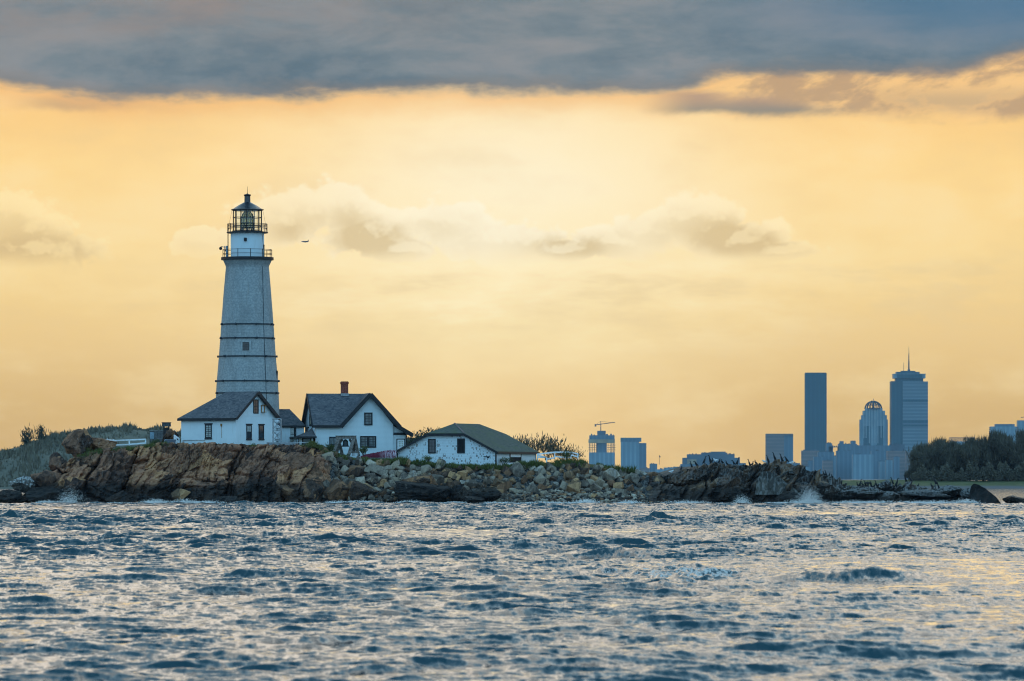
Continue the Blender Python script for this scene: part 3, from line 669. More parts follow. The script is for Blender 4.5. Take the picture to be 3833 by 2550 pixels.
# ---------------------------------------------------------------- the boulder bank: every boulder a thing
def bank_surface(u, t):
    """position on the bank: t 0 at the beach, 1 at the turf"""
    tt = .5 + .5 * t
    yf, yt, zt = lerp(YF, u), lerp(YT, u), ground_z(u)
    z = np.interp(tt, [.3, .55, .72, 1], [-.02, .26, .46, 1]) * zt; y = yf - .6 + (yt - yf + .6) * np.interp(tt, [.3, .55, .72, 1], [.12, .42, .66, 1])
    return float(y), float(z)
LAND = [(1225, 'end of the cliff'), (1290, 'bell frame'), (1420, 'red netting'), (1530, 'boathouse gutter end'), (1615, 'shuttered boathouse window'), (1735, 'open black window'), (1850, 'tarred corner post'), (1930, 'boathouse side door'), (2080, 'bushes by the fence'), (2220, 'white fence end'), (2340, 'crane tower'), (2440, 'pale office block')]
def bank():
    rg = random.Random(4); placed = []; spec = []
    tries = 0
    while len(spec) < 255 and tries < 60000:
        tries += 1
        u = rg.uniform(1205, 2480); t = rg.uniform(-.22, 1.0) 
        if u > 1900: t = rg.uniform(-.05, 1.0)
        dens = 1.0 if t > .12 else .28
        if rg.random() > dens: continue
        y, z = bank_surface(u, max(t, -.9)); v = VH - (z - CH) * FPX / y
        r = rg.choice((.42, .5, .6, .72, .85, 1.0)) * (1.12 if u < 1420 else .92) * (1.0 if t > .1 else .75)
        rp = r * FPX / y
        if any((u - a) ** 2 + ((v - b) * 1.15) ** 2 < ((rp + c) * .60) ** 2 for a, b, c in placed): continue
        placed.append((u, v, rp)); spec.append((u, v, y, z, r, t))
    kinds = [('grey', M_GREY, 4.5 ), ('tan', M_TAN, 2.6), ('brown', M_BROWN, 1.8), ('pale', M_PALE, 1.5)]
    rows = {}
    for u, v, y, z, r, t in spec:
        w = [k[2] * (1.9 if k[0] == 'grey' and u < 1600 else 1) for k in kinds]; ck, m, _ = rg.choices(kinds, w)[0]
        sh = rg.choice(('blocky', 'blocky', 'blocky', 'angular', 'angular', 'rounded')); kk = rg.choice([i for i in range(18) if i % 3 == ('blocky', 'angular', 'rounded').index(sh)])
        sz = 'large' if r > .8 else 'small' if r < .55 else 'middle-sized'
        row = 'top row' if t > .72 else 'upper face' if t > .45 else 'lower face' if t > .15 else 'foot'
        land = min(LAND, key=lambda a: abs(a[0] - u))[1]
        s = (r * rg.uniform(.95, 1.35), r * rg.uniform(.8, 1.1), r * rg.uniform(.72, 1.0))
        o = rock('boulder', m, (X(u, y), y - r * .2, z + r * .22), s, (rg.uniform(-35, 35), rg.uniform(-35, 35), rg.uniform(0, 360)), kk, cat='boulder', group='boulders of the loose bank')
        rows.setdefault((sz, ck, sh, row, land), []).append((u, o))
    words = ['first', 'second', 'third', 'fourth', 'fifth', 'sixth', 'seventh']
    for (sz, ck, sh, row, land), l in rows.items():
        l.sort(key=lambda a: a[0])
        where = {'top row': 'in top row', 'upper face': 'on upper bank', 'lower face': 'on lower bank', 'foot': 'at bank foot'}[row] + f' under the {land}'
        for i, (_, o) in enumerate(l): o['label'] = f'{sz} {ck} {sh} boulder {where}' + (f', {words[i]} from cliff' if len(l) > 1 else '')
bank()
# loose shingle and small stones between and below the boulders: nobody could count them
def stones(name, n, u0, u1, t0, t1, r0, r1, mats, seed, label):
    rg = np.random.default_rng(seed); base = ROCKS[2]
    bm = bmesh.new(); bmesh.ops.create_icosphere(bm, subdivisions=1, radius=1); bv = np.array([v.co for v in bm.verts]); bf = np.array([[v.index for v in f.verts] for f in bm.faces]); bm.free()
    V = []; F = []; MI = []
    for i in range(n):
        u = rg.uniform(u0, u1); t = rg.uniform(t0, t1)
        tt = .5 + .5 * t; yf, yt, zt = lerp(YF, u), lerp(YT, u), ground_z(u)
        z = np.interp(tt, [0, .3, .55, .72, 1], [-.4, -.05, .26, .46, 1]) * zt; y = yf - .6 + (yt - yf + .6) * np.interp(tt, [0, .3, .55, .72, 1], [0, .12, .42, .66, 1])
        r = r0 * (r1 / r0) ** rg.random() ** 2.2
        v = bv * (1 + rg.uniform(-.28, .28, (len(bv), 1))) * np.array([1.2, 1, .7]) * r
        a = rg.uniform(0, 6.28); b = rg.uniform(-.5, .5); c, s_ = math.cos(a), math.sin(a)
        v = v @ np.array([[c, -s_, 0], [s_, c, 0], [0, 0, 1]]).T @ np.array([[math.cos(b), 0, math.sin(b)], [0, 1, 0], [-math.sin(b), 0, math.cos(b)]]).T
        V.append(v + np.array([X(u, y), y, z + r * .25])); F.append(bf + len(bv) * i); MI.append(np.full(len(bf), rg.integers(0, len(mats))))
    o = mesh_obj(name, np.concatenate(V), np.concatenate(F), mats); o.data.polygons.foreach_set('material_index', np.concatenate(MI).astype(np.int32))
    return tag(o, label, kind='stuff')
stones('shingle', 6500, 1700, 2520, -.62, .25, .07, .34, [M_GREY, M_BLACK, M_BROWN, M_GREY, M_BLACK, M_PALE], 3, 'grey shingle and broken stone of the small beach')
stones('rubble', 2200, 1215, 2480, -.2, .9, .10, .30, [M_BROWN, M_BLACK, M_BROWN, M_GREY], 9, 'small loose stones wedged between the boulders of the bank')
# ================================================================ building materials
def clap_mat(name, col, dark, peel=0.0, pitch=.13, shingle=False):
    m, b = new_mat(name, .6, .3)
    p = objco(); x, y, z = sep(p)
    row = mth('FRACT', z / pitch)
    ln = sm(.0, .16, row) * sm(1.0, .95, row)
    w = noi(vec(x, y, z * .25), 1.1, 5, .65); st = noi(vec(x * 3, y * 3, z * .3), 1.4, 4, .6)
    c = mixc(sm(.45, .75, w) * .35, col, tuple(v * .80 for v in col))
    c = mixc(sm(.60, .78, st) * .45, c, tuple(v * .55 for v in (col[0], col[1] * .92, col[2] * .80)))
    c = mixc((1.0 - ln) * .30, c, tuple(v * .45 for v in col))
    if peel:
        h = mth('FLOOR', z / pitch)
        cl = vor(vec((x + y) * 8.5 + h * .37, h * 3.7, 0), 1.0, 'F1', 1)
        pn = noi(vec(x * .9, y * .9, z * 1.5), .8, 4, .6)
        pk = sm(.76, .83, sep(cl)[0] * .60 + pn * .50 + sm(6.0, 0.0, y) * .05)
        c = mixc(pk * peel * .85, c, mixc(sep(cl)[1], (.10, .085, .08), (.34, .29, .26)))
    c.put(b.inputs['Base Color'])
    bump(b, ln, .5, .03)
    MATS[name] = m; return m
WHITE = (.64, .70, .72)
M_CLAP = clap_mat('white_clapboard', WHITE, None)
M_PEEL = clap_mat('peeling_shingle', WHITE, None, peel=1.0, pitch=.17)
def stucco_mat(name, col):
    m, b = new_mat(name, .75, .2); p = objco(); x, y, z = sep(p)
    w = noi(p, .8, 5, .6); st = noi(vec(x * 3, y * 3, z * .25), 1.3, 5, .65)
    c = mixc(sm(.42, .72, w) * .35, col, tuple(v * .82 for v in col))
    c = mixc(sm(.56, .78, st) * .40, c, (col[0] * .70, col[1] * .62, col[2] * .52))
    c.put(b.inputs['Base Color']); bump(b, noi(p, 9, 4, .6), .25, .03); return m
M_STUC = stucco_mat('white_stucco', WHITE)
def tower_mat():
    m, b = new_mat('whitewashed_rubble', .9, .15)
    p = objco(); x, y, z = sep(p)
    an = mth('ARCTAN2', y, x) * 3.2
    br = E.nt.nodes.new('ShaderNodeTexBrick'); vec(an + (noi(p, 2.0, 3) - .5) * .22, z + (noi(p, 1.6, 3, .6) - .5) * .12, 0).put(br.inputs['Vector'])
    br.inputs['Scale'].default_value = 1.0; br.inputs['Brick Width'].default_value = .62; br.inputs['Row Height'].default_value = .34; br.inputs['Mortar Size'].default_value = .045
    br.inputs['Mortar Smooth'].default_value = .6; br.inputs['Bias'].default_value = 0
    br.inputs['Color1'].default_value = (1, 1, 1, 1); br.inputs['Color2'].default_value = (.78, .78, .78, 1); br.inputs['Mortar'].default_value = (.42, .42, .42, 1)
    f = E(br.outputs[0]); n1 = noi(p, 5.0, 6, .72); n2 = noi(vec(x, y, z * .3), .9, 5, .65)
    c = mixc(sm(.35, .68, n1), (.26, .275, .28), (.43, .42, .40))
    c = mixc(sm(.42, .70, n2) * .5, c, (.20, .195, .19))
    c = mixc(.14, c, mixc(1.0, c, f, 'MULTIPLY'))
    stn = noi(vec(an * 1.6, z * .22, 0), 1.1, 5, .7); c = mixc(sm(.58, .76, stn) * .45, c, (.20, .165, .13))
    c.put(b.inputs['Base Color']); bump(b, sep(f)[0] * .5 + n1 * .7, .45, .05); return m
M_TOWER = tower_mat()
def roof_mat(name, a, bcol, moss=None):
    m, b = new_mat(name, .9, .15); p = objco(); x, y, z = sep(p)
    h = mth('FLOOR', z / .12); row = mth('FRACT', z / .12)
    cl = vor(vec((x + y) * 3.0, h * 5.1, (x - y) * 3.0), 1.0, 'F1', 1)
    n = noi(p, 1.0, 6, .65)
    c = mixc(sep(cl)[0] * .6 + sm(.3, .7, n) * .4, a, bcol)
    c = mixc(sm(.25, .0, row) * .35, c, tuple(v * .4 for v in a))
    if moss: c = mixc(sm(.42, .66, n) * .7, c, moss)
    c.put(b.inputs['Base Color']); bump(b, row * .5 + sep(cl)[1] * .3, .6, .03); return m
M_SLATE = roof_mat('weathered_shingle', (.055, .055, .065), (.165, .15, .15))
M_MOSSY = roof_mat('mossy_shingle', (.06, .065, .055), (.15, .145, .12), (.085, .10, .05))
M_TRIM = plain('black_trim', (.012, .013, .016), .5, .4)
M_IRON = plain('black_iron', (.010, .010, .013), .45, .4, 6)
M_GALV = plain('galvanised_steel', (.30, .31, .32), .45, .3, 4, metallic=.4)
M_WPAINT = plain('white_paint', (.76, .78, .79), .5, .12)
M_WFENCE = plain('white_fence_paint', (.78, .80, .82), .5, .12)
M_BRICKRED = plain('red_brick', (.22, .055, .035), .85, .45, 7, bmp=.4)
M_REDPAINT = plain('dark_red_paint', (.16, .025, .03), .6, .3)
M_RUST = plain('rust', (.30, .14, .04), .9, .5, 8)
M_WOOD = plain('grey_weathered_wood', (.17, .14, .12), .9, .5, 6, bmp=.5)
M_BRONZE = plain('dark_bronze', (.035, .042, .045), .4, .4, 5, metallic=.6)
M_STONE = plain('mortared_stone', (.13, .125, .125), .9, .5, 4, bmp=.6)
M_CONC = plain('concrete', (.26, .26, .27), .9, .3, 3, bmp=.3)
M_SOLAR = plain('solar_glass', (.010, .014, .030), .15, .3, 6, spec=.6)
M_ALU = plain('aluminium', (.5, .51, .52), .4, .2, 4, metallic=.6)
M_DARKIN = plain('painted_dark_interior', (.006, .006, .008), .8, .3)  # black colour painted in place of the unlit inside
M_CURT = plain('pale_curtain', (.36, .38, .36), .9, .25, 5)
def glass_mat(name, tint=(.02, .03, .04), rough=.08):
    m, b = new_mat(name, rough, .7); mixc(noi(objco(), 2.0, 3), tint, tuple(v * 1.6 for v in tint)).put(b.inputs['Base Color']); return m
M_PANE = glass_mat('window_glass')
def clear_glass():
    m = bpy.data.materials.new('clear_glass'); m.use_nodes = True; nt = m.node_tree; nt.nodes.clear(); E.nt = nt
    o = nt.nodes.new('ShaderNodeOutputMaterial'); t = nt.nodes.new('ShaderNodeBsdfTransparent'); g = nt.nodes.new('ShaderNodeBsdfGlossy'); mix = nt.nodes.new('ShaderNodeMixShader')
    t.inputs[0].default_value = (.96, .97, .93, 1); g.inputs['Roughness'].default_value = .05
    mix.inputs[0].default_value = .06; nt.links.new(t.outputs[0], mix.inputs[1]); nt.links.new(g.outputs[0], mix.inputs[2]); nt.links.new(mix.outputs[0], o.inputs[0]); return m
M_CLEAR = clear_glass()
def lens_glass():
    m, b = new_mat('prism_glass', .15, .6); p = objco(); x, y, z = sep(p); nt = m.node_tree
    w = mth('FRACT', mth('ARCTAN2', y, x) * 3.2); h = noi(vec(x * 3, y * 3, z * 1.2), 2.2, 4, .6)
    c = mixc(sm(.3, .7, h), (.05, .09, .08), (.34, .40, .26)); c = mixc(sm(.12, .0, w) * .7, c, (.015, .02, .02)); c.put(b.inputs['Base Color'])
    t = nt.nodes.new('ShaderNodeBsdfTransparent'); t.inputs[0].default_value = (.80, .86, .62, 1); mix = nt.nodes.new('ShaderNodeMixShader'); sm(.35, .65, h, .25, .62).put(mix.inputs[0])
    nt.links.new(b.outputs[0], mix.inputs[1]); nt.links.new(t.outputs[0], mix.inputs[2]); nt.links.new(mix.outputs[0], nt.nodes['Material Output'].inputs[0]); return m
M_LENS = lens_glass()

# ---------------------------------------------------------------- windows and doors, built flat on a wall
class Wall:
    """frame of reference on a wall: a = start point, direction d along it, n outwards (local to the house)"""
    def __init__(s, a, d, n): s.a, s.d, s.n = Vector(a), Vector(d), Vector(n)
    def p(s, t, z, out=0): return s.a + s.d * t + s.n * out + Vector((0, 0, z))
    def box(s, mb, t0, t1, z0, z1, o0, o1):
        v = [s.p(t, z, o) for z in (z0, z1) for o in (o0, o1) for t in (t0, t1)]
        return mb.add(v, [(0, 2, 3, 1), (4, 5, 7, 6), (0, 1, 5, 4), (2, 6, 7, 3), (0, 4, 6, 2), (1, 3, 7, 5)])
def window(parent, w, t0, t1, z0, z1, nx=2, nz=4, frame=None, fr=.09, split=True, pane=None, curtain=None, muntin=None, label=None, cap=False):
    frame = frame or M_TRIM; f = MB()
    w.box(f, t0, t0 + fr, z0, z1, -.02, .06); w.box(f, t1 - fr, t1, z0, z1, -.02, .06)
    w.box(f, t0 + fr, t1 - fr, z1 - fr, z1, -.02, .06); w.box(f, t0 + fr, t1 - fr, z0, z0 + fr, -.02, .06)
    if cap: w.box(f, t0 - .08, t1 + .08, z1 + .001, z1 + .12, -.02, .09); w.box(f, t0 - .04, t1 + .04, z0 - .12, z0 - .001, -.02, .09)
    fo = f.build('window', frame, parent)
    if label: fo['label'] = label
    g = MB(); w.box(g, t0 + fr, t1 - fr, z0 + fr, z1 - fr, -.01, .015); g.build('pane', pane or M_PANE, fo)
    if nx or nz:
        k = MB(); iw = (t1 - t0 - 2 * fr); ih = z1 - z0 - 2 * fr
        for i in range(1, nx): t = t0 + fr + iw * i / nx; w.box(k, t - .018, t + .018, z0 + fr, z1 - fr, .015, .035)
        for j in range(1, nz):
            z = z0 + fr + ih * j / nz; hh = .035 if split and j * 2 == nz else .018; w.box(k, t0 + fr, t1 - fr, z - hh, z + hh, .0155, .038)
        k.build('muntin', muntin or M_TRIM, fo)
    if curtain: c = MB(); w.box(c, *[t0 + fr + (t1 - t0 - 2 * fr) * q for q in curtain[:2]], *[z0 + fr + (z1 - z0 - 2 * fr) * q for q in curtain[2:]], .016, .022); c.build('curtain', M_CURT, fo)
    return fo

# ================================================================ lighthouse
def lighthouse():
    Y = 530.0; s = Y / FPX; zb = 4.6
    T = thing('lighthouse', 'tall white stone lighthouse tower with black lantern room and iron galleries', 'lighthouse', (X(926, Y), Y, zb))
    z = lambda v: Z(v, Y) - zb; r = lambda px: px * s
    pr = [(r(128), 0), (r(124.5), z(1700) + .02), (r(117), z(1470)), (r(114.5), z(1427)), (r(106.5), z(1335)), (r(101.5), z(1267)), (r(98), z(1215)), (r(89), z(1100)), (r(80.5), z(999)), (r(81.5), z(996)), (r(91), z(975))]
    # finer rings for an uneven stone wall
    zs = np.linspace(0, pr[-1][1], 150); rs = np.interp(zs, [p[1] for p in pr], [p[0] for p in pr]); n = 96
    th = np.arange(n) * 2 * math.pi / n; TH, ZZ = np.meshgrid(th, zs); RR = rs[:, None] + .018 * fbm(np.stack([np.cos(TH) * 6, np.sin(TH) * 6, ZZ * 2.2], -1), 3, 2)
    co = np.stack([RR * np.cos(TH), RR * np.sin(TH), ZZ], -1).reshape(-1, 3)
    a = (np.arange(149)[:, None] * n + np.arange(n)[None]).ravel(); b = (np.arange(149)[:, None] * n + (np.arange(n)[None] + 1) % n).ravel()
    mesh_obj('tower_wall', co, np.stack([a, b, b + n, a + n], -1), M_TOWER, T, smooth=True)
    rad = lambda v: np.interp(z(v), [p[1] for p in pr], [p[0] for p in pr])
    for v in (1215, 1267, 1335, 1427, 1472):
        m = MB(); R0 = rad(v); m.ring(R0 + .035, z(v), .10, 64, .13)
        for k in range(8):
            an = 2 * math.pi * (k + .5) / 8 + (.35 if v in (1335, 1427) else 0); m.bar(((R0) * math.cos(an), R0 * math.sin(an), z(v)), ((R0 + .20) * math.cos(an), (R0 + .20) * math.sin(an), z(v)), .12, 8)
        m.build('iron_band', plain('blue_black_iron', (.022, .03, .038), .6, .4, 6), T, True)
    # window facing the sea
    Rw = rad(1298); w = Wall((-r(14), -Rw + .02, 0), (1, 0, 0), (0, -1, 0))
    sur = MB(); w.box(sur, -.16, r(28) + .16, z(1319), z(1278), -.1, .05); sur.build('window_surround', plain('grey_whitewash', (.34, .345, .34)), T)
    w2 = Wall((-r(12), -Rw - .02, 0), (1, 0, 0), (0, -1, 0)); window(T, w2, 0, r(24), z(1314), z(1284), 3, 4, fr=.05, label='small dark window half way up the tower')
    m = MB(); an = -.12; Rw = rad(1405); d = Vector((math.cos(an), math.sin(an), 0)); t = Vector((-d.y, d.x, 0))
    w3 = Wall(d * (Rw - .03) - t * .35, t, d); window(T, w3, 0, .7, z(1424), z(1388), 2, 3, fr=.06, label='narrow window on the shoulder of the tower')
    m.bar((r(58), -r(64), z(872)), (r(66), -r(58), z(962)), .025, 5); m.build('cable', M_IRON, T)
    c = MB(); pts = [(60, 1000), (62, 1100), (66, 1250), (73, 1420), (76, 1500)]
    pp = [Vector((r(x_), -math.sqrt(max(rad(v) ** 2 - r(x_) ** 2, .01)) - .03, z(v))) for x_, v in pts]
    for p, q in zip(pp, pp[1:]): c.bar(p, q, .03, 5)
    c.build('conduit', plain('blue_black_iron', (.022, .03, .038)), T)
    MB().lathe([(r(91), z(975)), (r(98.5), z(974)), (r(98.5), z(964)), (r(60), z(963.5))], 64).build('gallery_deck', M_IRON, T, True)
    dr = MB().lathe([(r(61.5), z(964)), (r(62.5), z(920)), (r(62.5), z(872))], 64).build('watch_room', M_STUC, T, True)
    m = MB(); m.lathe([(.16, z(893) - .0), (.16, z(906)), (.07, z(906))], 10, c=(-r(4), -r(63) - .02)); MB().add(m.v, m.f).build('wall_lamp', M_IRON, dr, True)
    def rail(name, R0, vb, vt, n, mids, lab, sagtop=False):
        g = MB(); 
        for k in range(n):
            an = 2 * math.pi * (k + .35) / n; p = (R0 * math.cos(an), R0 * math.sin(an)); g.bar((p[0], p[1], z(vb)), (p[0], p[1], z(vt)), .038, 6)
        for v in mids: g.ring(R0, z(v), .05, 64)
        g.build(name, M_IRON, T, True)
    rail('gallery_railing', r(92), 964, 934, 12, (936, 951), '')
    MB().lathe([(r(72), z(874)), (r(77.5), z(873)), (r(77.5), z(869)), (r(40), z(868.5))], 64).build('lantern_deck', M_IRON, T, True)
    rail('lantern_railing', r(74), 870, 838, 14, (839, 846, 855), '')
    lr = MB()
    for k in range(14):
        an = 2 * math.pi * (k + .5) / 14; lr.bar((r(54) * math.cos(an), r(54) * math.sin(an), z(869)), (r(54) * math.cos(an), r(54) * math.sin(an), z(785)), .034 if k % 2 else .048, 6)
    for v in (815, 847): lr.ring(r(54), z(v), .06, 48)
    lr.ring(r(54), z(867), .16, 48); lr.ring(r(54), z(787), .14, 48)
    lf = lr.build('lantern_frame', M_IRON, T, True)
    MB().lathe([(r(53), z(868)), (r(53), z(786))], 16, cap=False).build('lantern_glass', M_CLEAR, lf)
    le = MB().lathe([(r(20), z(856)), (r(25), z(852)), (r(26), z(835)), (r(25.5), z(815)), (r(22), z(806)), (r(16), z(797)), (r(11), z(790)), (r(9), z(786))], 32).build('lens', M_LENS, T, True)
    g = MB()
    for v, q in ((815, 25.8), (851, 25.5), (835, 26.4)): g.ring(r(q), z(v), .07, 32)
    for k in range(8): an = k * math.pi / 4; g.bar((r(23) * math.cos(an), r(23) * math.sin(an), z(868)), (r(23) * math.cos(an), r(23) * math.sin(an), z(853)), .06, 6)
    for k in range(12): an = k * math.pi / 6; c, s_ = math.cos(an), math.sin(an); g.bar((r(26) * c, r(26) * s_, z(852)), (r(26) * c, r(26) * s_, z(815)), .03, 5); g.bar((r(26) * c, r(26) * s_, z(815)), (r(10) * c, r(10) * s_, z(789)), .03, 5)
    g.build('lens_frame', M_BRONZE, le, True)
    rf = MB(); rf.lathe([(r(50), z(788.5)), (r(61.5), z(787)), (r(61.5), z(784)), (r(54), z(782)), (r(34), z(769)), (r(11.5), z(757)), (r(11), z(735))], 16)
    ro = rf.build('lantern_roof', plain('black_roof_paint', (.014, .016, .022), .28, .4, 5, spec=.6), T, True, 25)
    MB().lathe([(r(10.5), z(735)), (r(13.5), z(732)), (r(13.5), z(729)), (r(6), z(727)), (.05, z(725))], 20).build('vent_cap', M_IRON, ro, True)
    MB().bar((0, 0, z(728)), (0, 0, z(698)), .03, 6, .012).build('lightning_rod', M_IRON, ro)
    st = MB()
    for sx in (-1, 1): st.bar((sx * r(58), 0, z(787)), (sx * r(73), 0, z(866)), .014, 4)
    st.build('stay_wire', M_IRON, ro)
    # pipe, horn and lamp arm on the gallery
    g = MB(); g.bar((-r(72.5), 0, z(966)), (-r(72.5), 0, z(870)), .055, 8); g.build('drain_pipe', M_RUST, T, True)
    g = MB(); g.box(-r(80), -r(74), -.35, .35, z(962), z(921)); g.box(-r(86), -r(82.5), -.15, .15, z(934), z(921)); g.build('equipment_cabinet', plain('blue_grey_paint', (.22, .30, .36)), T)
    g = MB(); g.bar((-r(82), 0, z(926)), (-r(99), 0, z(923.5)), .035, 6); g.lathe([(.06, z(924)), (.17, z(928)), (.17, z(933)), (.08, z(936))], 10, c=(-r(100), 0)); g.bar((-r(84), 0, z(934)), (-r(78), 0, z(946)), .05, 6); g.build('lamp_arm', M_IRON, T, True)
    g = MB(); g.bar((r(62.5), -.3, z(963)), (r(62.5), -.3, z(920)), .07, 8); g.box(r(60.5), r(65), -.45, -.15, z(920), z(917)); g.build('vent_pipe', M_IRON, T, True)
lighthouse()

# ================================================================ fog signal house: hip at one end, gable at the other
def fascia_run(mb, pts, w=.06, h=.22):
    for a, b in zip(pts, pts[1:]): mb.beam(a, b, w, h)
def fog_house():
    Y = 511.0; s = Y / FPX; ph = R(55); zb = Z(1690, Y)
    W = (1024 - 882) * s / math.cos(ph); L = (882 - 668) * s / math.sin(ph); z = lambda v: Z(v, Y) - zb
    T = thing('fog_signal_house', 'white stucco house with grey hipped roof and front gable, at the foot of the lighthouse', 'house', (X(882, Y), Y, zb), ph)
    ze, zr = z(1562), z(1468); inset = 99 * s / math.sin(ph)
    wl = MB(); wl.box(0, W, 0, L, 0, ze); wl.build('wall', M_STUC, T)
    gb = MB(); gb.prism([(0.02, ze + .002), (W - .02, ze + .002), (W / 2, zr - .12)], 'y', 0.0, .25); gb.build('gable', M_CLAP, T)
    bs = MB(); bs.box(-.03, W + .03, -.03, L + .03, -.05, .24); bs.build('base_band', M_REDPAINT, T)
    o = .26; sl = (zr - ze) / (W / 2); zo = ze - o * sl; og = .30
    rf = MB(); t = .12
    rf.slab([(-o, -og, zo + t), (-o, L + o, zo + t), (W / 2, L - inset, zr + t), (W / 2, -og, zr + t)], t)
    rf.slab([(W + o, L + o, zo + t), (W + o, -og, zo + t), (W / 2 + .001, -og, zr + t), (W / 2 + .001, L - inset, zr + t)], t)
    rf.slab([(-o, L + o, zo + t + .002), (W + o, L + o, zo + t + .002), (W / 2, L - inset, zr + t + .002)], t)
    ro = rf.build('roof', M_SLATE, T)
    tr = MB(); fascia_run(tr, [(-o - .03, -og + .1, zo - .01), (-o - .03, L + o, zo - .01)], .12, .26); fascia_run(tr, [(-o, L + o + .03, zo - .01), (W + o, L + o + .03, zo - .01)], .06, .22)
    fascia_run(tr, [(-o - .05, -og - .04, zo - .02), (W / 2, -og - .04, zr + .0)], .08, .26); fascia_run(tr, [(W / 2, -og - .041, zr + .0), (W + o + .05, -og - .041, zo - .02)], .08, .34)
    tr.build('fascia', M_TRIM, ro)
    # windows: one on the long side, two below and one in the gable
    px = s / math.sin(ph); wa = Wall((0, 0, 0), (0, 1, 0), (-1, 0, 0))
    window(T, wa, (882 - 789) * px, (882 - 763) * px, z(1640), z(1588), 2, 6, cap=True, fr=.10, pane=M_PANE, curtain=(0.02, .98, .02, .97), label='curtained window of the long wall')
    qx = s / math.cos(ph); wb = Wall((0, 0, 0), (1, 0, 0), (0, -1, 0))
    window(T, wb, (919 - 882) * qx, (937 - 882) * qx, z(1643), z(1590), 2, 2, cap=True, fr=.10, curtain=(0, 1, .5, 1), label='half-curtained window under the gable')
    window(T, wb, (962 - 882) * qx, (980 - 882) * qx, z(1643), z(1590), 1, 2, cap=True, fr=.10, label='dark window under the gable')
    window(T, wb, (943 - 882) * qx, (961 - 882) * qx, z(1547), z(1494), 2, 4, fr=.10, label='tall window high in the gable')
    g = MB(); wb.box(g, (970 - 882) * qx, (972 - 882) * qx, z(1543), z(1515), .02, .06); wb.box(g, (981 - 882) * qx, (983 - 882) * qx, z(1543), z(1515), .02, .06)
    for v in (1515, 1541): wb.box(g, (970 - 882) * qx, (983 - 882) * qx, z(v + 1), z(v - 1), .061, .30)
    g.build('wall_bracket', M_RUST, T)
    g = MB(); wa.box(g, (882 - 829) * px, (882 - 825) * px, z(1596), z(1586), .0, .12); wa.box(g, (882 - 828.5) * px, (882 - 827) * px, z(1640), z(1596), .003, .010); g.build('rusty_bracket', M_RUST, T)
    g = MB(); wa.box(g, (882 - 763) * px, (882 - 680) * px, z(1647.5), z(1646), .02, .07); wa.box(g, (882 - 680) * px, (882 - 675) * px, z(1658), z(1646), .02, .07); g.build('conduit', M_GALV, T)
fog_house()

# ================================================================ passage between tower and keeper's house
def passage():
    Y = 529.0; s = Y / FPX; zb = Z(1695, Y); z = lambda v: Z(v, Y) - zb
    T = thing('passage_building', 'small white passage with grey roof between lighthouse and gabled house', 'outbuilding', (X(1040, Y), Y, zb), R(4))
    W = (1138 - 1040) * s; D = 5.0
    wl = MB().box(0, W, 0, D, 0, z(1594)).build('wall', M_STUC, T)
    ze, zr = z(1596), z(1534); o = .15; rx = (1086 - 1040) * s
    rf = MB(); t = .1
    rf.slab([(-o, -o, ze + t), (W + o, -o, ze + t), (rx, D / 2, zr + t), (-o, D / 2, zr + t)], t); rf.slab([(W + o, -o, ze + t + .002), (W + o, D + o, ze + t + .002), (rx, D / 2, zr + t + .002)], t); rf.slab([(W + o, D + o, ze + t), (-o, D + o, ze + t), (-o, D / 2 + .001, zr + t), (rx, D / 2 + .001, zr + t)], t)
    ro = rf.build('roof', M_SLATE, T)
    tr = MB(); fascia_run(tr, [(-o, -o - .03, ze - .02), (W + o, -o - .03, ze - .02)], .06, .2); tr.build('fascia', M_TRIM, ro)
    w = Wall((0, 0, 0), (1, 0, 0), (0, -1, 0))
    d = MB(); w.box(d, (1087 - 1040) * s, (1106 - 1040) * s, z(1653), z(1601), -.05, .03); do = d.build('dark_doorway_panel', M_DARKIN, T)  # solid dark panel on the wall, painting the shade of an open door
    d = MB(); w.box(d, (1087.5 - 1040) * s, (1100 - 1040) * s, z(1653), z(1627), .031, .06); w.box(d, (1087.5 - 1040) * s, (1100 - 1040) * s, z(1625), z(1603), .031, .05); d.build('door_panel', plain('grey_paint', (.44, .45, .42)), do)
    d = MB(); w.box(d, (1106.2 - 1040) * s, (1108 - 1040) * s, z(1654), z(1597), -.02, .10); d.build('post', M_TRIM, T)
    g = MB(); g.bar((W + .3, -.2, z(1670)), (W + .3, -.2, z(1603)), .06, 6); g.bar((W + .3, -.2, z(1603)), (W + .75, -.2, z(1597)), .06, 6); g.build('downpipe', M_TRIM, T)
passage()

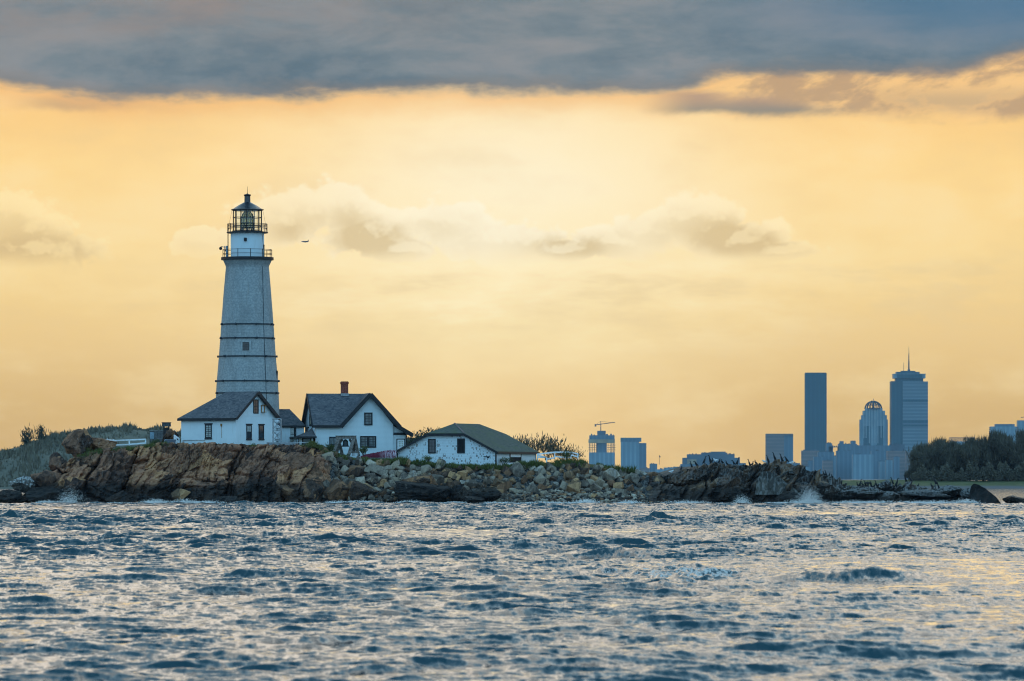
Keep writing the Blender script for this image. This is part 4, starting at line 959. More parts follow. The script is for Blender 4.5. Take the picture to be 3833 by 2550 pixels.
# ================================================================ keeper's house
def keeper_house():
    Y = 524.0; s = Y / FPX; ph = R(10.5); zb = Z(1715, Y); z = lambda v: Z(v, Y) - zb
    T = thing('keepers_house', 'white clapboard house with big front gable, grey shingle roof and red brick chimney', 'house', (X(1182, Y), Y, zb), ph)
    c = math.cos(ph); L = (1470 - 1182) * s / c; D = 8.2; t_ = lambda u: (u - 1182) * s / c
    ze, zr = z(1588), z(1476); gx = t_(1383); sl = (zr - ze) / (D / 2)
    M = M_CLAP
    wl = MB(); wl.box(0, L, 0, D, 0, ze); wl.build('wall', M, T)
    g = MB(); g.prism([(.001, ze + .002), (D - .001, ze + .002), (D / 2, zr - .05)], 'x', .0, .2); g.build('end_gable', M, T)
    gs = (zr - ze) / (gx - t_(1283)); xr = gx + (zr - ze) / gs
    g = MB(); g.prism([(t_(1283) + .05, ze + .002), (min(xr, L) - .0, ze + .002), (gx, zr - .06)], 'y', -.012, .2); g.build('front_gable', M, T)
    o = .32; t = .14; og = .34; rf = MB(); zo = ze - o * sl
    xl = t_(1283); oz = lambda x: zr - abs(x - gx) * gs
    # main roof, front slope cut by the valley of the cross gable
    vx = gx; 
    rf.slab([(-og, -o, zo + t), (xl - (o * sl) / gs, -o, zo + t), (gx, D / 2, zr + t), (-og, D / 2, zr + t)], t)
    rf.slab([(L, D + o, zo + t), (-og, D + o, zo + t), (-og, D / 2 + .001, zr + t), (gx, D / 2 + .001, zr + t)], t)
    go = .5; xe = xl - (o * sl) / gs
    rf.slab([(xe, -go, zo + t + .004), (gx, -go, zr + t + .004), (gx, D / 2, zr + t + .004), (xe, -o, zo + t + .004)], t)
    xq = t_(1492); zq = oz(xq)
    rf.slab([(gx + .001, -go, zr + t + .004), (xq, -go, zq + t + .004), (xq, D - .2, zq + t + .004), (gx + .001, D / 2, zr + t + .004)], t)
    xp = t_(1538); zp = z(1627)
    rf.slab([(xq - .25, -go, zq + t + .10), (xp, -go, zp + t), (xp, D * .6, zp + t), (xq - .25, D * .6, zq + t + .10)], t)
    ro = rf.build('roof', M_SLATE, T)
    tr = MB(); fascia_run(tr, [(-og, -o - .03, zo + .0), (xe + .1, -o - .03, zo + .0)], .07, .26)
    fascia_run(tr, [(xe - .08, -go - .05, zo - .06), (gx, -go - .05, zr + .0)], .09, .42); fascia_run(tr, [(gx, -go - .051, zr + .0), (xq + .05, -go - .051, zq - .06)], .09, .46); fascia_run(tr, [(xq - .2, -go - .053, zq + .02), (xp + .06, -go - .053, zp - .06)], .09, .44)
    fascia_run(tr, [(-og - .04, -o - .05, zo - .05), (-og - .04, D / 2, zr + .02)], .09, .34); fascia_run(tr, [(-og - .041, D / 2, zr + .02), (-og - .041, D + o, zo - .05)], .09, .34)
    tr.build('fascia', M_TRIM, ro)
    ch = MB(); cx = t_(1310); ch.box(cx - .36, cx + .36, D / 2 - .36, D / 2 + .36, zr - .4, z(1434)); ch.box(cx - .42, cx + .42, D / 2 - .42, D / 2 + .42, z(1434) + .001, z(1428)); ch.box(cx - .36, cx + .36, D / 2 - .36, D / 2 + .36, z(1428) + .001, z(1425))
    ch.build('chimney', M_BRICKRED, ro)
    fl = MB().box(cx - .44, cx + .44, D / 2 - .44, D / 2 + .44, zr - .12, zr + .16); fl.build('chimney_flashing', M_GALV, ro)
    # porch wing under the lower slope
    pw = MB(); pw.prism([(L + .001, 0), (t_(1522), 0), (t_(1522), z(1626)), (L + .001, z(1592))], 'y', .25, D * .55); po = pw.build('porch', M, T)
    ww = Wall((0, .25, 0), (1, 0, 0), (0, -1, 0)); b = MB(); ww.box(b, t_(1473), t_(1521), z(1628), z(1619), .0, .08); ww.box(b, t_(1518), t_(1523), z(1693), z(1628.2), .0, .06); b.build('porch_trim', M_TRIM, po)
    d = MB(); ww.box(d, t_(1484), t_(1487), z(1695), z(1642), 0, .07); ww.box(d, t_(1513), t_(1516), z(1695), z(1642), 0, .07); ww.box(d, t_(1487) + .001, t_(1513) - .001, z(1645), z(1642), 0, .07); d.build('door_frame', M_TRIM, T)
    d = MB(); ww.box(d, t_(1487) + .002, t_(1513) - .002, z(1695), z(1645.2), 0, .04); do = d.build('door', M_WPAINT, T)
    d = MB(); ww.box(d, t_(1491), t_(1510), z(1672), z(1649), .041, .05); d.build('pane', plain('painted_light_pane', (.42, .42, .34), .2), do)  # pale cream base colour paints light on the door glass
    d = MB()
    for i in range(4): q = t_(1491 + i * 6.33); ww.box(d, q - .03, q + .03, z(1672), z(1649), .0505, .07)
    for i in range(4): v = 1649 + i * 7.7; ww.box(d, t_(1491), t_(1510), z(v + .7), z(v - .7), .051, .072)
    d.build('muntin', M_WPAINT, do)
    w = Wall((0, 0, 0), (1, 0, 0), (0, -1, 0)); wg = Wall((0, -.012, 0), (1, 0, 0), (0, -1, 0))
    MG = plain('pale_pane', (.10, .14, .15), .12, .4, 2, spec=.7); wm = M_WPAINT
    window(T, wg, t_(1362), t_(1393), z(1592), z(1544), 4, 4, fr=.15, pane=MG, muntin=M_TRIM, label='many-paned window high in the front gable')
    window(T, w, t_(1347), t_(1377), z(1676), z(1632), 4, 4, fr=.14, pane=MG, label='ground floor window nearer the bell, one of a pair')
    window(T, w, t_(1377) + .002, t_(1407), z(1676), z(1632), 4, 4, fr=.14, pane=MG, label='ground floor window nearer the netting, one of a pair')
    d = MB(); w.box(d, t_(1232), t_(1262), z(1692), z(1635), -.02, .05); do = d.build('door', plain('black_door', (.012, .018, .03)), T)
    d = MB(); w.box(d, t_(1236), t_(1258), z(1662), z(1640), .051, .06); d.build('pane', MG, do)
    d = MB()
    for i in range(1, 4): q = t_(1236 + i * 5.5); w.box(d, q - .025, q + .025, z(1662), z(1640), .0605, .075)
    w.box(d, t_(1236), t_(1258), z(1651.6), z(1650.2), .061, .076); d.build('muntin', M_TRIM, do)
    # the foreshortened end wall
    e = Wall((0, 0, 0), (0, 1, 0), (-1, 0, 0)); y_ = lambda u: (1182 - u) * s / math.sin(ph)
    window(T, e, y_(1169), y_(1153), z(1594), z(1548), 2, 2, fr=.22, pane=plain('painted_sky_pane', (.5, .46, .34), .15), label='window in the end wall with sky light painted on its pane')  # glow of the sky put into the pane's base colour
    d = MB(); e.box(d, .02, .25, .02, ze - .2, .0, .05); d.build('corner_board', plain('pinkish_board', (.62, .55, .52)), T)
    d = MB(); e.box(d, y_(1176) - 1.0, y_(1143) - 1.0, .3, z(1637), .3, 1.7); po = d.build('entry_porch', M, T)
    rf = MB(); y0, y1 = y_(1180) - 1.2, y_(1138) - .8; my = (y0 + y1) / 2; zz = z(1634); zt = z(1598)
    n = 7
    for k in range(n):    # a flared little hip roof
        f0, f1 = k / n, (k + 1) / n; q = lambda f: (1 - f) ** 1.6
        a0, a1 = q(f0), q(f1); hw = (y1 - y0) / 2; xo = 1.5
        A = [(-.05, my - hw * a0, zz + (zt - zz) * f0), (-.05 - xo * a0, my - hw * a0, zz + (zt - zz) * f0), (-.05 - xo * a0, my + hw * a0, zz + (zt - zz) * f0), (-.05, my + hw * a0, zz + (zt - zz) * f0)]
        B = [(-.05, my - hw * a1, zz + (zt - zz) * f1), (-.05 - xo * a1, my - hw * a1, zz + (zt - zz) * f1), (-.05 - xo * a1, my + hw * a1, zz + (zt - zz) * f1), (-.05, my + hw * a1, zz + (zt - zz) * f1)]
        rf.add(A + B, [(i, (i + 1) % 4, 4 + (i + 1) % 4, 4 + i) for i in range(4)] + ([(3, 2, 1, 0)] if k == 0 else []))
    rf.build('porch_roof', M_SLATE, po)
    d = MB(); d.box(-2.06, -.02, y0 + .02, y1 - .02, z(1640), z(1634) - .002); d.build('porch_fascia', M_TRIM, po)
    fs = Wall((-1.7, y_(1176) - 1.0, 0), (0, 1, 0), (-1, 0, 0)); fq = Wall((-1.7, y_(1176) - 1.0, 0), (1, 0, 0), (0, -1, 0))
    d = MB(); fq.box(d, .2, 1.2, .35, z(1641), 0, .05); dq = d.build('door', M_TRIM, po); d = MB(); fq.box(d, .35, 1.05, z(1672), z(1644), .051, .06); d.build('pane', MG, dq)
    fs2 = MB(); fs.box(fs2, .6, 2.6, .35, z(1642), 0, .05); dq = fs2.build('door', M_TRIM, po); d = MB(); fs.box(d, .9, 2.3, z(1680), z(1645), .051, .06); d.build('pane', MG, dq)
keeper_house()

# ================================================================ boathouse
def boathouse():
    Y = 509.0; s = Y / FPX; ph = R(70); zb = Z(1790, Y); z = lambda v: Z(v, Y) - zb
    W = (1857 - 1485) * s / math.sin(ph) * 1.004; L = (2005 - 1857) * s / math.cos(ph) * 1.02
    T = thing('boathouse', 'low white boathouse with peeling shingled front and mossy hipped roof', 'boathouse', (X(1857, Y), Y, zb), ph)
    ze, zr, zc = z(1690), z(1588), z(1626); sl = (zr - ze) / (W / 2); yc = (zc - ze) / sl; ins = 2.4
    wl = MB(); wl.box(.26, L, 0.0, W, 0, ze); wl.build('wall', M_CLAP, T)
    g = MB(); g.prism([(0, 0), (W, 0), (W, ze), (W - yc, zc), (yc, zc), (0, ze)], 'x', 0, .258); fg = g.build('front_wall', M_PEEL, T)
    o = .25; t = .13; og = .28; zo = ze - o * sl; rf = MB(); x1 = L + og
    zi = zc
    for sgn in (0, 1):
        yy = (lambda v: v) if sgn == 0 else (lambda v: W - v)
        poly = [(-og, yy(-o), zo + t), (x1, yy(-o), zo + t), (x1, yy(yc), zc + t), (L - ins, W / 2 + (-.0005 if sgn == 0 else .0005), zr + t), (ins, W / 2 + (-.0005 if sgn == 0 else .0005), zr + t), (-og, yy(yc), zc + t)]
        rf.slab(poly, t)
    rf.slab([(-og, yc, zc + t + .003), (ins, W / 2, zr + t + .003), (-og, W - yc, zc + t + .003)], t); rf.slab([(x1, yc, zc + t + .003), (L - ins, W / 2, zr + t + .003), (x1, W - yc, zc + t + .003)], t)
    ro = rf.build('roof', M_MOSSY, T)
    tr = MB(); q = -og - .04
    fascia_run(tr, [(q, -o, zo - .02), (q, yc, zc - .02)], .08, .22); fascia_run(tr, [(q - .001, yc, zc - .02), (q - .001, W - yc, zc - .02)], .08, .24); fascia_run(tr, [(q - .002, W - yc, zc - .02), (q - .002, W + o, zo - .02)], .08, .22)
    fascia_run(tr, [(-og, -o - .03, zo), (x1, -o - .03, zo)], .06, .2); tr.build('fascia', M_TRIM, ro)
    hp = MB(); hp.beam((-og, yc, zc + t + .03), (ins, W / 2, zr + t + .03), .16, .05); hp.build('hip_cap', plain('rusty_cap', (.16, .11, .10)), ro)
    cb = MB(); cb.box(-.02, .10, -.025, .10, 0.1, ze - .15); cb.build('corner_board', M_TRIM, T); cb = MB(); cb.box(-.025, .1, W - .10, W + .03, .1, ze - .15); cb.build('corner_board', M_TRIM, T); MB().box(L - .1, L + .03, -.026, .1, .1, ze - .15).build('corner_board', M_TRIM, T)
    w = Wall((0, 0, 0), (0, 1, 0), (-1, 0, 0)); k = s / math.sin(ph); y = lambda u: (1857 - u) * k
    window(T, w, y(1740), y(1711), z(1697), z(1641), 0, 0, fr=.13, pane=M_DARKIN, label='open black window')  # pane painted black for the shade inside
    window(T, w, y(1630), y(1601), z(1697), z(1642), 2, 4, fr=.13, pane=M_PANE, label='dark multi-paned window')
    d = MB(); w.box(d, y(1834), y(1810), z(1711), z(1708), .0, .03); w.box(d, y(1832), y(1822), z(1715), z(1711) - .002, .0, .03); d.build('loose_board', M_TRIM, T)
    e = Wall((0, 0, 0), (1, 0, 0), (0, -1, 0)); kk = s / math.cos(ph); x = lambda u: (u - 1857) * kk
    d = MB(); e.box(d, x(1907), x(1909.5), z(1732), z(1690), 0, .06); e.box(d, x(1948), x(1950.5), z(1732), z(1690), 0, .06); d.build('door_frame', M_TRIM, T)
    d = MB(); e.box(d, x(1909.5) + .01, x(1948) - .01, z(1710), z(1691), 0, .05); d.build('raised_door', M_WPAINT, T)
    d = MB(); e.box(d, x(1909.5) + .01, x(1948) - .01, z(1731), z(1711), -.3, .02); d.build('dark_opening_panel', M_DARKIN, T)  # solid dark block painting the shade under the raised door
    d = MB(); e.box(d, x(1932), x(1937), z(1697), z(1692), .051, .2); d.build('wall_lamp', M_TRIM, T)
boathouse()

# ================================================================ small structures
def bell_frame():
    Y = 512.5; s = Y / FPX; zb = Z(1712, Y); z = lambda v: Z(v, Y) - zb; x = lambda u: (u - 1293) * s
    T = thing('bell_frame', 'grey weathered timber frame holding an old fog bell', 'bell frame', (X(1293, Y), Y, zb), R(4))
    def leg(u0, v0, u1, v1, y0, y1): return MB().beam((x(u0), y0, z(v0)), (x(u1), y1, z(v1)), .34, .34, up=(0, 1, 0)).build('leg', M_WOOD, T)
    leg(1244, 1702, 1268, 1638, -.9, -.35); leg(1282, 1702, 1266, 1642, .9, .35); leg(1304, 1704, 1324, 1640, -.9, -.35); leg(1343, 1708, 1328, 1640, .6, .35)
    leg(1261, 1702, 1270, 1640, 1.1, .4); leg(1325, 1706, 1326, 1640, 1.1, .4)
    MB().box(x(1257), x(1333), -.55, .55, z(1643), z(1633)).box(x(1256), x(1334), -.62, .62, z(1633) + .001, z(1631)).build('cross_beam', M_WOOD, T)
    for a, b in ((1270, 1282), (1320, 1308)): MB().beam((x(a), 0, z(1662)), (x(b), 0, z(1644)), .24, .3, up=(0, 1, 0)).build('brace', M_WOOD, T)
    MB().box(x(1308), x(1343), -.75, -.55, z(1696), z(1690)).build('brace', M_WOOD, T)
    pk = MB()
    for i in range(7): pk.box(x(1312 + i * 4.2), x(1314 + i * 4.2), -.72, -.66, z(1709), z(1697))
    pk.build('white_slats', M_WFENCE, T)
    B = tag(MB().lathe([(.02, z(1644)), (.10, z(1645)), (.16, z(1648)), (r_ := 9.5 * s, z(1650)), (9.8 * s, z(1662)), (11 * s, z(1667)), (14.5 * s, z(1671)), (14.5 * s, z(1672.5)), (12 * s, z(1672))], 28).build('fog_bell', M_BRONZE, None, True), 'dark bronze fog bell hanging in the grey timber frame', 'bell')
    B.location = T.location
bell_frame()
def rail_fence(name, label, posts, rails, Y, m=M_WFENCE, pw=.13):
    """posts: (u, v_bottom, v_top, dY); rails: (post index a, fraction, post index b, fraction)"""
    u0, vb, vt, d0 = posts[0]; o = P(u0, vb, Y); T = thing(name, label, 'fence', o)
    pt = lambda p, f: Vector((X(p[0], Y + p[3]), Y + p[3], Z(p[1] + (p[2] - p[1]) * f, Y + p[3]))) - o
    for p in posts: MB().beam(pt(p, -.12), pt(p, 1.0), pw, pw, up=(0, 1, 0)).build('post', m, T)
    for a, f, b, g in rails: MB().beam(pt(posts[a], f) + Vector((0, -.08, 0)), pt(posts[b], g) + Vector((0, -.08, 0)), .05, .15).build('rail', m, T)
    return T
rail_fence('rail_fence', 'white rail fence on the turf beside the tall rock knob', [(381, 1672, 1644, 0), (402, 1672, 1642, .5), (424, 1684, 1645, -2), (484, 1666, 1645, 2), (545, 1660, 1643, 3)], [(0, .85, 1, .85), (0, .3, 1, .3), (1, .85, 2, .88), (1, .3, 2, .42), (2, .88, 3, .9), (3, .9, 4, .9), (2, .45, 3, .1), (3, .1, 4, .1)], 513)
rail_fence('rail_fence', 'white rail fence by the bushes beyond the boathouse', [(2012, 1726, 1698, -1), (2046, 1730, 1712, -2), (2076, 1716, 1692, 0), (2115, 1718, 1692, 1), (2138, 1718, 1693, 2), (2163, 1720, 1698, 3)], [(0, .9, 2, .95), (2, .95, 3, .97), (3, .97, 4, .97), (4, .97, 5, .95), (0, .5, 1, .95), (1, .9, 0, .8), (1, .6, 2, .1), (2, .3, 3, .2), (3, .2, 4, .2), (4, .6, 5, .4)], 513)
rail_fence('stair_rail', 'short white stair rail leaning at the corner of the stucco house', [(652, 1664, 1628, 0), (660, 1668, 1634, -.5), (670, 1674, 1640, -1)], [(0, .95, 1, .95), (1, .95, 2, .95), (0, .6, 2, .4), (0, .95, 2, .3)], 514, pw=.1)
def solar_panel():
    Y = 509.5; s = Y / FPX; T = thing('solar_panel', 'tilted dark solar panel in a pale frame by the stucco house', 'solar panel', P(635, 1668, Y))
    x = lambda u: (u - 635) * s; z = lambda v: (1668 - v) * s
    MB().slab([(x(613), -.5, z(1662)), (x(658), -.5, z(1662)), (x(661), .35, z(1645)), (x(616), .35, z(1645))], .06).build('frame', M_ALU, T)
    MB().slab([(x(615), -.47, z(1661) + .012), (x(656.5), -.47, z(1661) + .012), (x(659), .32, z(1646) + .012), (x(617.5), .32, z(1646) + .012)], .03).build('panel', M_SOLAR, T)
    for u, w in ((624, .3), (650, .3), (624, -.4), (650, -.4)): MB().bar((x(u), w, -.35), (x(u), w, z(1662) if w < 0 else z(1648)), .035, 6).build('leg', M_ALU, T)
solar_panel()
def fuel_hut():
    Y = 522; s = Y / FPX; zb = Z(1660, Y); z = lambda v: Z(v, Y) - zb; x = lambda u: (u - 622) * s
    T = thing('signal_kiosk', 'narrow dark kiosk with overhanging cap standing on the low block wall', 'kiosk', (X(622, Y), Y, zb))
    MB().box(x(612), x(634), -.3, .3, 0, z(1601)).build('body', M_IRON, T)
    for u in (613.5, 632.5): MB().box(x(u - 1.5), x(u + 1.5), -.28, .28, z(1601) + .001, z(1597) ).build('post', M_IRON, T)
    MB().box(x(615), x(631), .0, .04, z(1606) , z(1602)).build('sill', M_WPAINT, T)
    MB().prism([(x(607), z(1597) + .002), (x(639), z(1597) + .002), (x(638), z(1583)), (x(608), z(1583))], 'y', -.5, .5).box(x(606), x(640), -.55, .55, z(1583) + .001, z(1581)).build('cap', plain('dark_slate_paint', (.06, .065, .07), .7, .5, 6), T)
fuel_hut()
def block_wall():
    Y = 524; s = Y / FPX; o = P(584, 1665, Y); z = lambda v: Z(v, Y) - o.z; x = lambda u: (u - 584) * s
    T = thing('block_wall', 'low grey block wall with a pale door beside the dark kiosk', 'wall', o)
    MB().box(x(560), x(610), 0, 2, -.6, z(1614)).build('masonry', M_STONE, T); MB().box(x(559), x(611), -.05, 2.05, z(1614) + .001, z(1612)).build('coping', M_CONC, T)
    MB().box(x(562), x(577), -.04, -.002, z(1643), z(1618)).build('door', plain('blue_grey_paint', (.22, .30, .36)), T)
block_wall()
big_rock('boulder', 71, M_CLIFF, 606, 668, 1606, 1660, 519, 3, 'mossy rock hump between the dark kiosk and the stucco house', cat='rock')
def lattice_stand():
    Y = 512; s = Y / FPX; o = P(1037, 1660, Y); z = lambda v: (1660 - v) * s; x = lambda u: (u - 1037) * s
    T = thing('horn_stand', 'grey steel lattice stand with stacked fog horn drums, between house and passage', 'horn stand', o)
    h = MB()
    for u in (1022, 1052):
        for y in (-.4, .4): h.bar((x(u), y, -.3), (x(u), y, z(1568)), .05, 6)
    for v in (1568, 1610, 1650):
        for y in (-.4, .4): h.bar((x(1022), y, z(v)), (x(1052), y, z(v)), .045, 6)
    for a, b in ((1650, 1610), (1610, 1568)): h.bar((x(1022), -.4, z(a)), (x(1052), -.4, z(b)), .025, 5); h.bar((x(1052), -.4, z(a)), (x(1022), -.4, z(b)), .025, 5)
    h.build('frame', M_GALV, T)
    for v in (1577, 1597, 1619, 1640): MB().lathe([(.18, z(v + 7)), (.30, z(v + 5)), (.30, z(v - 1)), (.12, z(v - 6))], 16).build('horn', plain('pale_grey_paint', (.52, .54, .55)), T, True)
lattice_stand()
def terrace():
    Y = 508.5; s = Y / FPX; o = P(1075, 1700, Y); x = lambda u: (u - 1075) * s; z = lambda v: (1700 - v) * s
    T = thing('terrace_wall', 'dark stone terrace wall with concrete cap in front of the passage', 'wall', o)
    MB().box(x(1000), x(1152), 0, 6, -.6, z(1668)).build('masonry', M_STONE, T); MB().box(x(1000) - .05, x(1107), -.06, 6, z(1668) + .001, z(1656)).build('cap', M_CONC, T)
    T2 = thing('hand_rail', 'thin pale hand rail above the stone terrace wall', 'hand rail', (o.x, Y + .8, o.z))
    MB().bar((x(1098), 0, z(1656)), (x(1170), 0, z(1657)), .035, 6).build('rail', M_ALU, T2)
    for u in (1122, 1145, 1170): MB().bar((x(u), 0, z(1690)), (x(u), 0, z(1657)), .03, 6).build('post', M_ALU, T2)
terrace()
def netting():
    Y = 510.0; o = P(1440, 1714, Y); s = Y / FPX
    m, b = new_mat('red_netting', .9, .1); p = objco(); x, y, z = sep(p)
    st = noi(vec(x * 9, y * 3, z * .8), 1.6, 5, .7); c = mixc(sm(.36, .5, st), (.055, .006, .012), (.15, .02, .036))
    c = mixc(sm(.46, .56, noi(vec(x * 8 + 4, y, z * 1.0), 1.9, 5, .7)) * sm(-.9, .9, x), c, (.62, .50, .55)); c.put(b.inputs['Base Color']); bump(b, st, 1, .1)
    nu, nt = 90, 16; V = []; rg = np.random.default_rng(3)
    for i in range(nu):
        f = i / (nu - 1); u = 1350 + (1484 - 1350) * f; top = np.interp(f, [0, .15, .45, .7, .85, 1], [1709, 1701, 1692, 1684, 1681, 1684])
        for k in range(nt):
            a = math.pi * k / (nt - 1); hgt = (1716 - top) * s * .86; rr = 1 + .12 * mnoise.noise(Vector((i * .45, k * .12, 0))) + .05 * mnoise.noise(Vector((i * 1.7, k * .2, 5)))
            V.append(((u - 1440) * s, -math.cos(a) * .8 * rr, math.sin(a) ** .8 * hgt * rr))
    F = [(i * nt + k, (i + 1) * nt + k, (i + 1) * nt + k + 1, i * nt + k + 1) for i in range(nu - 1) for k in range(nt - 1)]
    q = mesh_obj('netting', V, F, m, smooth=True); q.location = o; tag(q, 'heap of crimson netting with pale strands against the boathouse', 'netting')
netting()
# ================================================================ vegetation helpers
def leaf_mat(name, a, b_, rough=.8):
    m, b = new_mat(name, rough, .1); p = geopos(); n = noi(p, .8, 4, .6); f = noi(p, 5.0, 3, .6)
    mixc(sm(.3, .7, n * .6 + f * .4), a, b_).put(b.inputs['Base Color']); MATS[name] = m; return m
M_LEAFD = leaf_mat('dark_leaf', (.030, .042, .034), (.070, .082, .055)); M_LEAFH = leaf_mat('hazed_wood_leaf', (.060, .052, .040), (.135, .112, .075)); M_LEAFG = leaf_mat('scrub_leaf', (.035, .050, .016), (.11, .115, .035))  # leaves of the far wood paled, distance haze put into their colour
M_TWIG = leaf_mat('dry_twig', (.075, .065, .05), (.17, .14, .09)); M_GRASS = leaf_mat('shore_grass', (.035, .055, .012), (.14, .135, .04)); M_BARK = plain('bark', (.07, .055, .045), .9, .4, 2)
def blades(cs, hs, ws, rg, lean=.35, n_up=1.0):
    """pointed leaves or grass blades: one thin triangle pair each"""
    n = len(cs); a = rg.uniform(0, 6.283, n); d = np.stack([np.cos(a), np.sin(a), np.zeros(n)], -1)
    tilt = rg.normal(0, lean, (n, 2)); up = np.stack([tilt[:, 0], tilt[:, 1], np.full(n, n_up)], -1); up /= np.linalg.norm(up, axis=1)[:, None]
    b0, b1 = cs - d * ws[:, None] / 2, cs + d * ws[:, None] / 2; mid = cs + up * (hs * .5)[:, None]; tip = cs + up * hs[:, None]
    V = np.stack([b0, b1, mid + d * ws[:, None] * .45, tip, mid - d * ws[:, None] * .45], 1).reshape(-1, 3)
    i = np.arange(n) * 5; F = np.concatenate([np.stack([i, i + 1, i + 2, i + 4], -1), np.stack([i + 4, i + 2, i + 3, i + 3], -1)])
    return V, F
def blade_obj(name, V, F, m, parent=None):
    F4 = F[F[:, 2] != F[:, 3]]; F3 = F[F[:, 2] == F[:, 3]][:, :3]
    me = bpy.data.meshes.new(name); fl = [tuple(f) for f in F4] + [tuple(f) for f in F3]
    me.from_pydata(V.tolist(), [], fl); me.materials.append(m); me.update()
    return link(bpy.data.objects.new(name, me), parent)
def leaf_quads(cs, size, rg):
    n = len(cs); a = rg.normal(size=(n, 3)); a /= np.linalg.norm(a, axis=1)[:, None]; b = rg.normal(size=(n, 3)); b -= a * (a * b).sum(1)[:, None]; b /= np.linalg.norm(b, axis=1)[:, None]
    s = size * rg.uniform(.5, 1.3, n)[:, None]
    V = np.stack([cs - a * s, cs + b * s * .5, cs + a * s, cs - b * s * .5], 1).reshape(-1, 3); i = np.arange(n) * 4
    return V, np.stack([i, i + 1, i + 2, i + 3], -1)
def shrub(name, label, u, v, Y, w, h, n, m, seed, cat='shrub', group=None, spiky=True, depth=None):
    """stems and a crown of pointed leaves"""
    rg = np.random.default_rng(seed); o = P(u, v, Y); T = thing(name, label, cat, o, group=group)
    st = MB(); tips = []
    for k in range(9):
        a = rg.uniform(0, 6.28); rr = rg.uniform(.2, .9) * w / 2; top = (math.cos(a) * rr, math.sin(a) * (depth or w) / w * rr, h * rg.uniform(.55, .95)); tips.append(top)
        st.bar((rg.uniform(-.1, .1) * w, rg.uniform(-.1, .1) * w, -.2), top, .03 + .006 * h, 5, .012)
    st.build('stem', M_BARK, T)
    cl = np.array(tips)[rg.integers(0, 9, n)] * rg.uniform(.35, 1.02, (n, 1)) + rg.normal(0, 1, (n, 3)) * np.array([w * .14, (depth or w) * .14, h * .07])
    cl[:, 2] = np.clip(cl[:, 2], 0, h * 1.1)
    if spiky: V, F = blades(cl, rg.uniform(.10, .26, n) * h, np.full(n, .028 * h + .02), rg, .45)
    else:
        V, F = leaf_quads(cl, .07 * h, rg)
    blade_obj('crown', V, F, m, T) if spiky else mesh_obj('crown', V, F, m, T)
    return T
def tree(label, u, v, Y, w, h, seed, m=None, n=2600, trunk_h=.35, lean=0.0):
    h = h * .94; rg = np.random.default_rng(seed); o = P(u, v, Y); T = thing('tree', label, 'tree', o, group='trees on the neighbouring island')
    tr = MB(); tr.bar((0, 0, -.5), (lean * .4, 0, h * .55), .028 * h, 7, .012 * h)
    for k in range(7):
        a = k * 2.4; z0 = h * rg.uniform(.25, .5); tr.bar((lean * .3, 0, z0), (math.cos(a) * w * .33, math.sin(a) * w * .33, h * rg.uniform(.55, .85)), .011 * h, 5, .004 * h)
    tr.build('trunk', M_BARK, T)
    nb = 16; th = rg.uniform(0, 6.28, nb); rr = np.sqrt(rg.random(nb)) * w * .40; bz = h * (trunk_h + (1 - trunk_h) * rg.uniform(.2, .84, nb)); rr *= 1.15 - .55 * np.abs(bz / h - .55)
    B = np.stack([np.cos(th) * rr + lean * bz / h, np.sin(th) * rr, bz], -1); R_ = w * rg.uniform(.14, .26, nb)
    k = rg.integers(0, nb, n); d = rg.normal(size=(n, 3)); d /= np.linalg.norm(d, axis=1)[:, None]
    cs = B[k] + d * (R_[k] * rg.uniform(.55, 1.05, n))[:, None] * np.array([1, 1, .85])
    V, F = leaf_quads(cs, .014 * h + .10, rg)
    nu = n // 6; tipc = B[k[:nu]] + np.stack([rg.normal(0, .5, nu) * R_[k[:nu]], rg.normal(0, .5, nu) * R_[k[:nu]], R_[k[:nu]] * rg.uniform(.2, .95, nu)], -1)
    V2, F2 = blades(tipc, rg.uniform(.07, .19, nu) * h, np.full(nu, .013 * h), rg, .25)
    F2 = F2 + len(V); me = bpy.data.meshes.new('crown'); fl = [tuple(f) for f in F] + [tuple(f) if f[2] != f[3] else tuple(f[:3]) for f in F2]
    me.from_pydata(np.concatenate([V, V2]).tolist(), [], fl); me.materials.append(m or M_LEAFH); me.update(); link(bpy.data.objects.new('crown', me), T)
    return T

# ================================================================ the island's plants
def grass():
    rg = np.random.default_rng(8); cs = []; hs = []
    def strip(u0, u1, n, off, h0, h1, dens=None, zof=0.0):
        u = rg.uniform(u0, u1, n)
        if dens is not None:
            k = vnoise(np.stack([u / 38., u * 0 + 3.3, u * 0], -1), 12) > dens; u = u[k]
        yt = lerp(YT, u); z = ground_z(u); y = yt + rg.uniform(*off, len(u)); cs.append(np.stack([X(u, y), y, z + zof + rg.uniform(-.15, .12, len(u))], -1)); hs.append(rg.uniform(h0, h1, len(u)) * (.6 + .8 * np.abs(vnoise(np.stack([u / 22., u * 0, u * 0], -1), 5))))
    strip(290, 640, 2600, (-.8, 3.5), .18, .5); strip(560, 1190, 700, (-.3, .8), .1, .32, .25)
    strip(1150, 1500, 3600, (-.7, 1.8), .22, .65, -.35); strip(1470, 2000, 6500, (-.7, 1.9), .25, .6, -.7, .12); strip(1860, 2260, 4800, (-.8, 3), .3, .75, -.7); strip(2230, 2420, 900, (-1.4, .5), .25, .7, .1)
    cs = np.concatenate(cs); hs = np.concatenate(hs); V, F = blades(cs, hs, np.full(len(cs), .07), rg, .35)
    # clumps that hang in the cliff's ledges
    tag(blade_obj('grass', V, F, M_GRASS), 'green and straw coloured grass along the edge of the turf', kind='stuff')
grass()
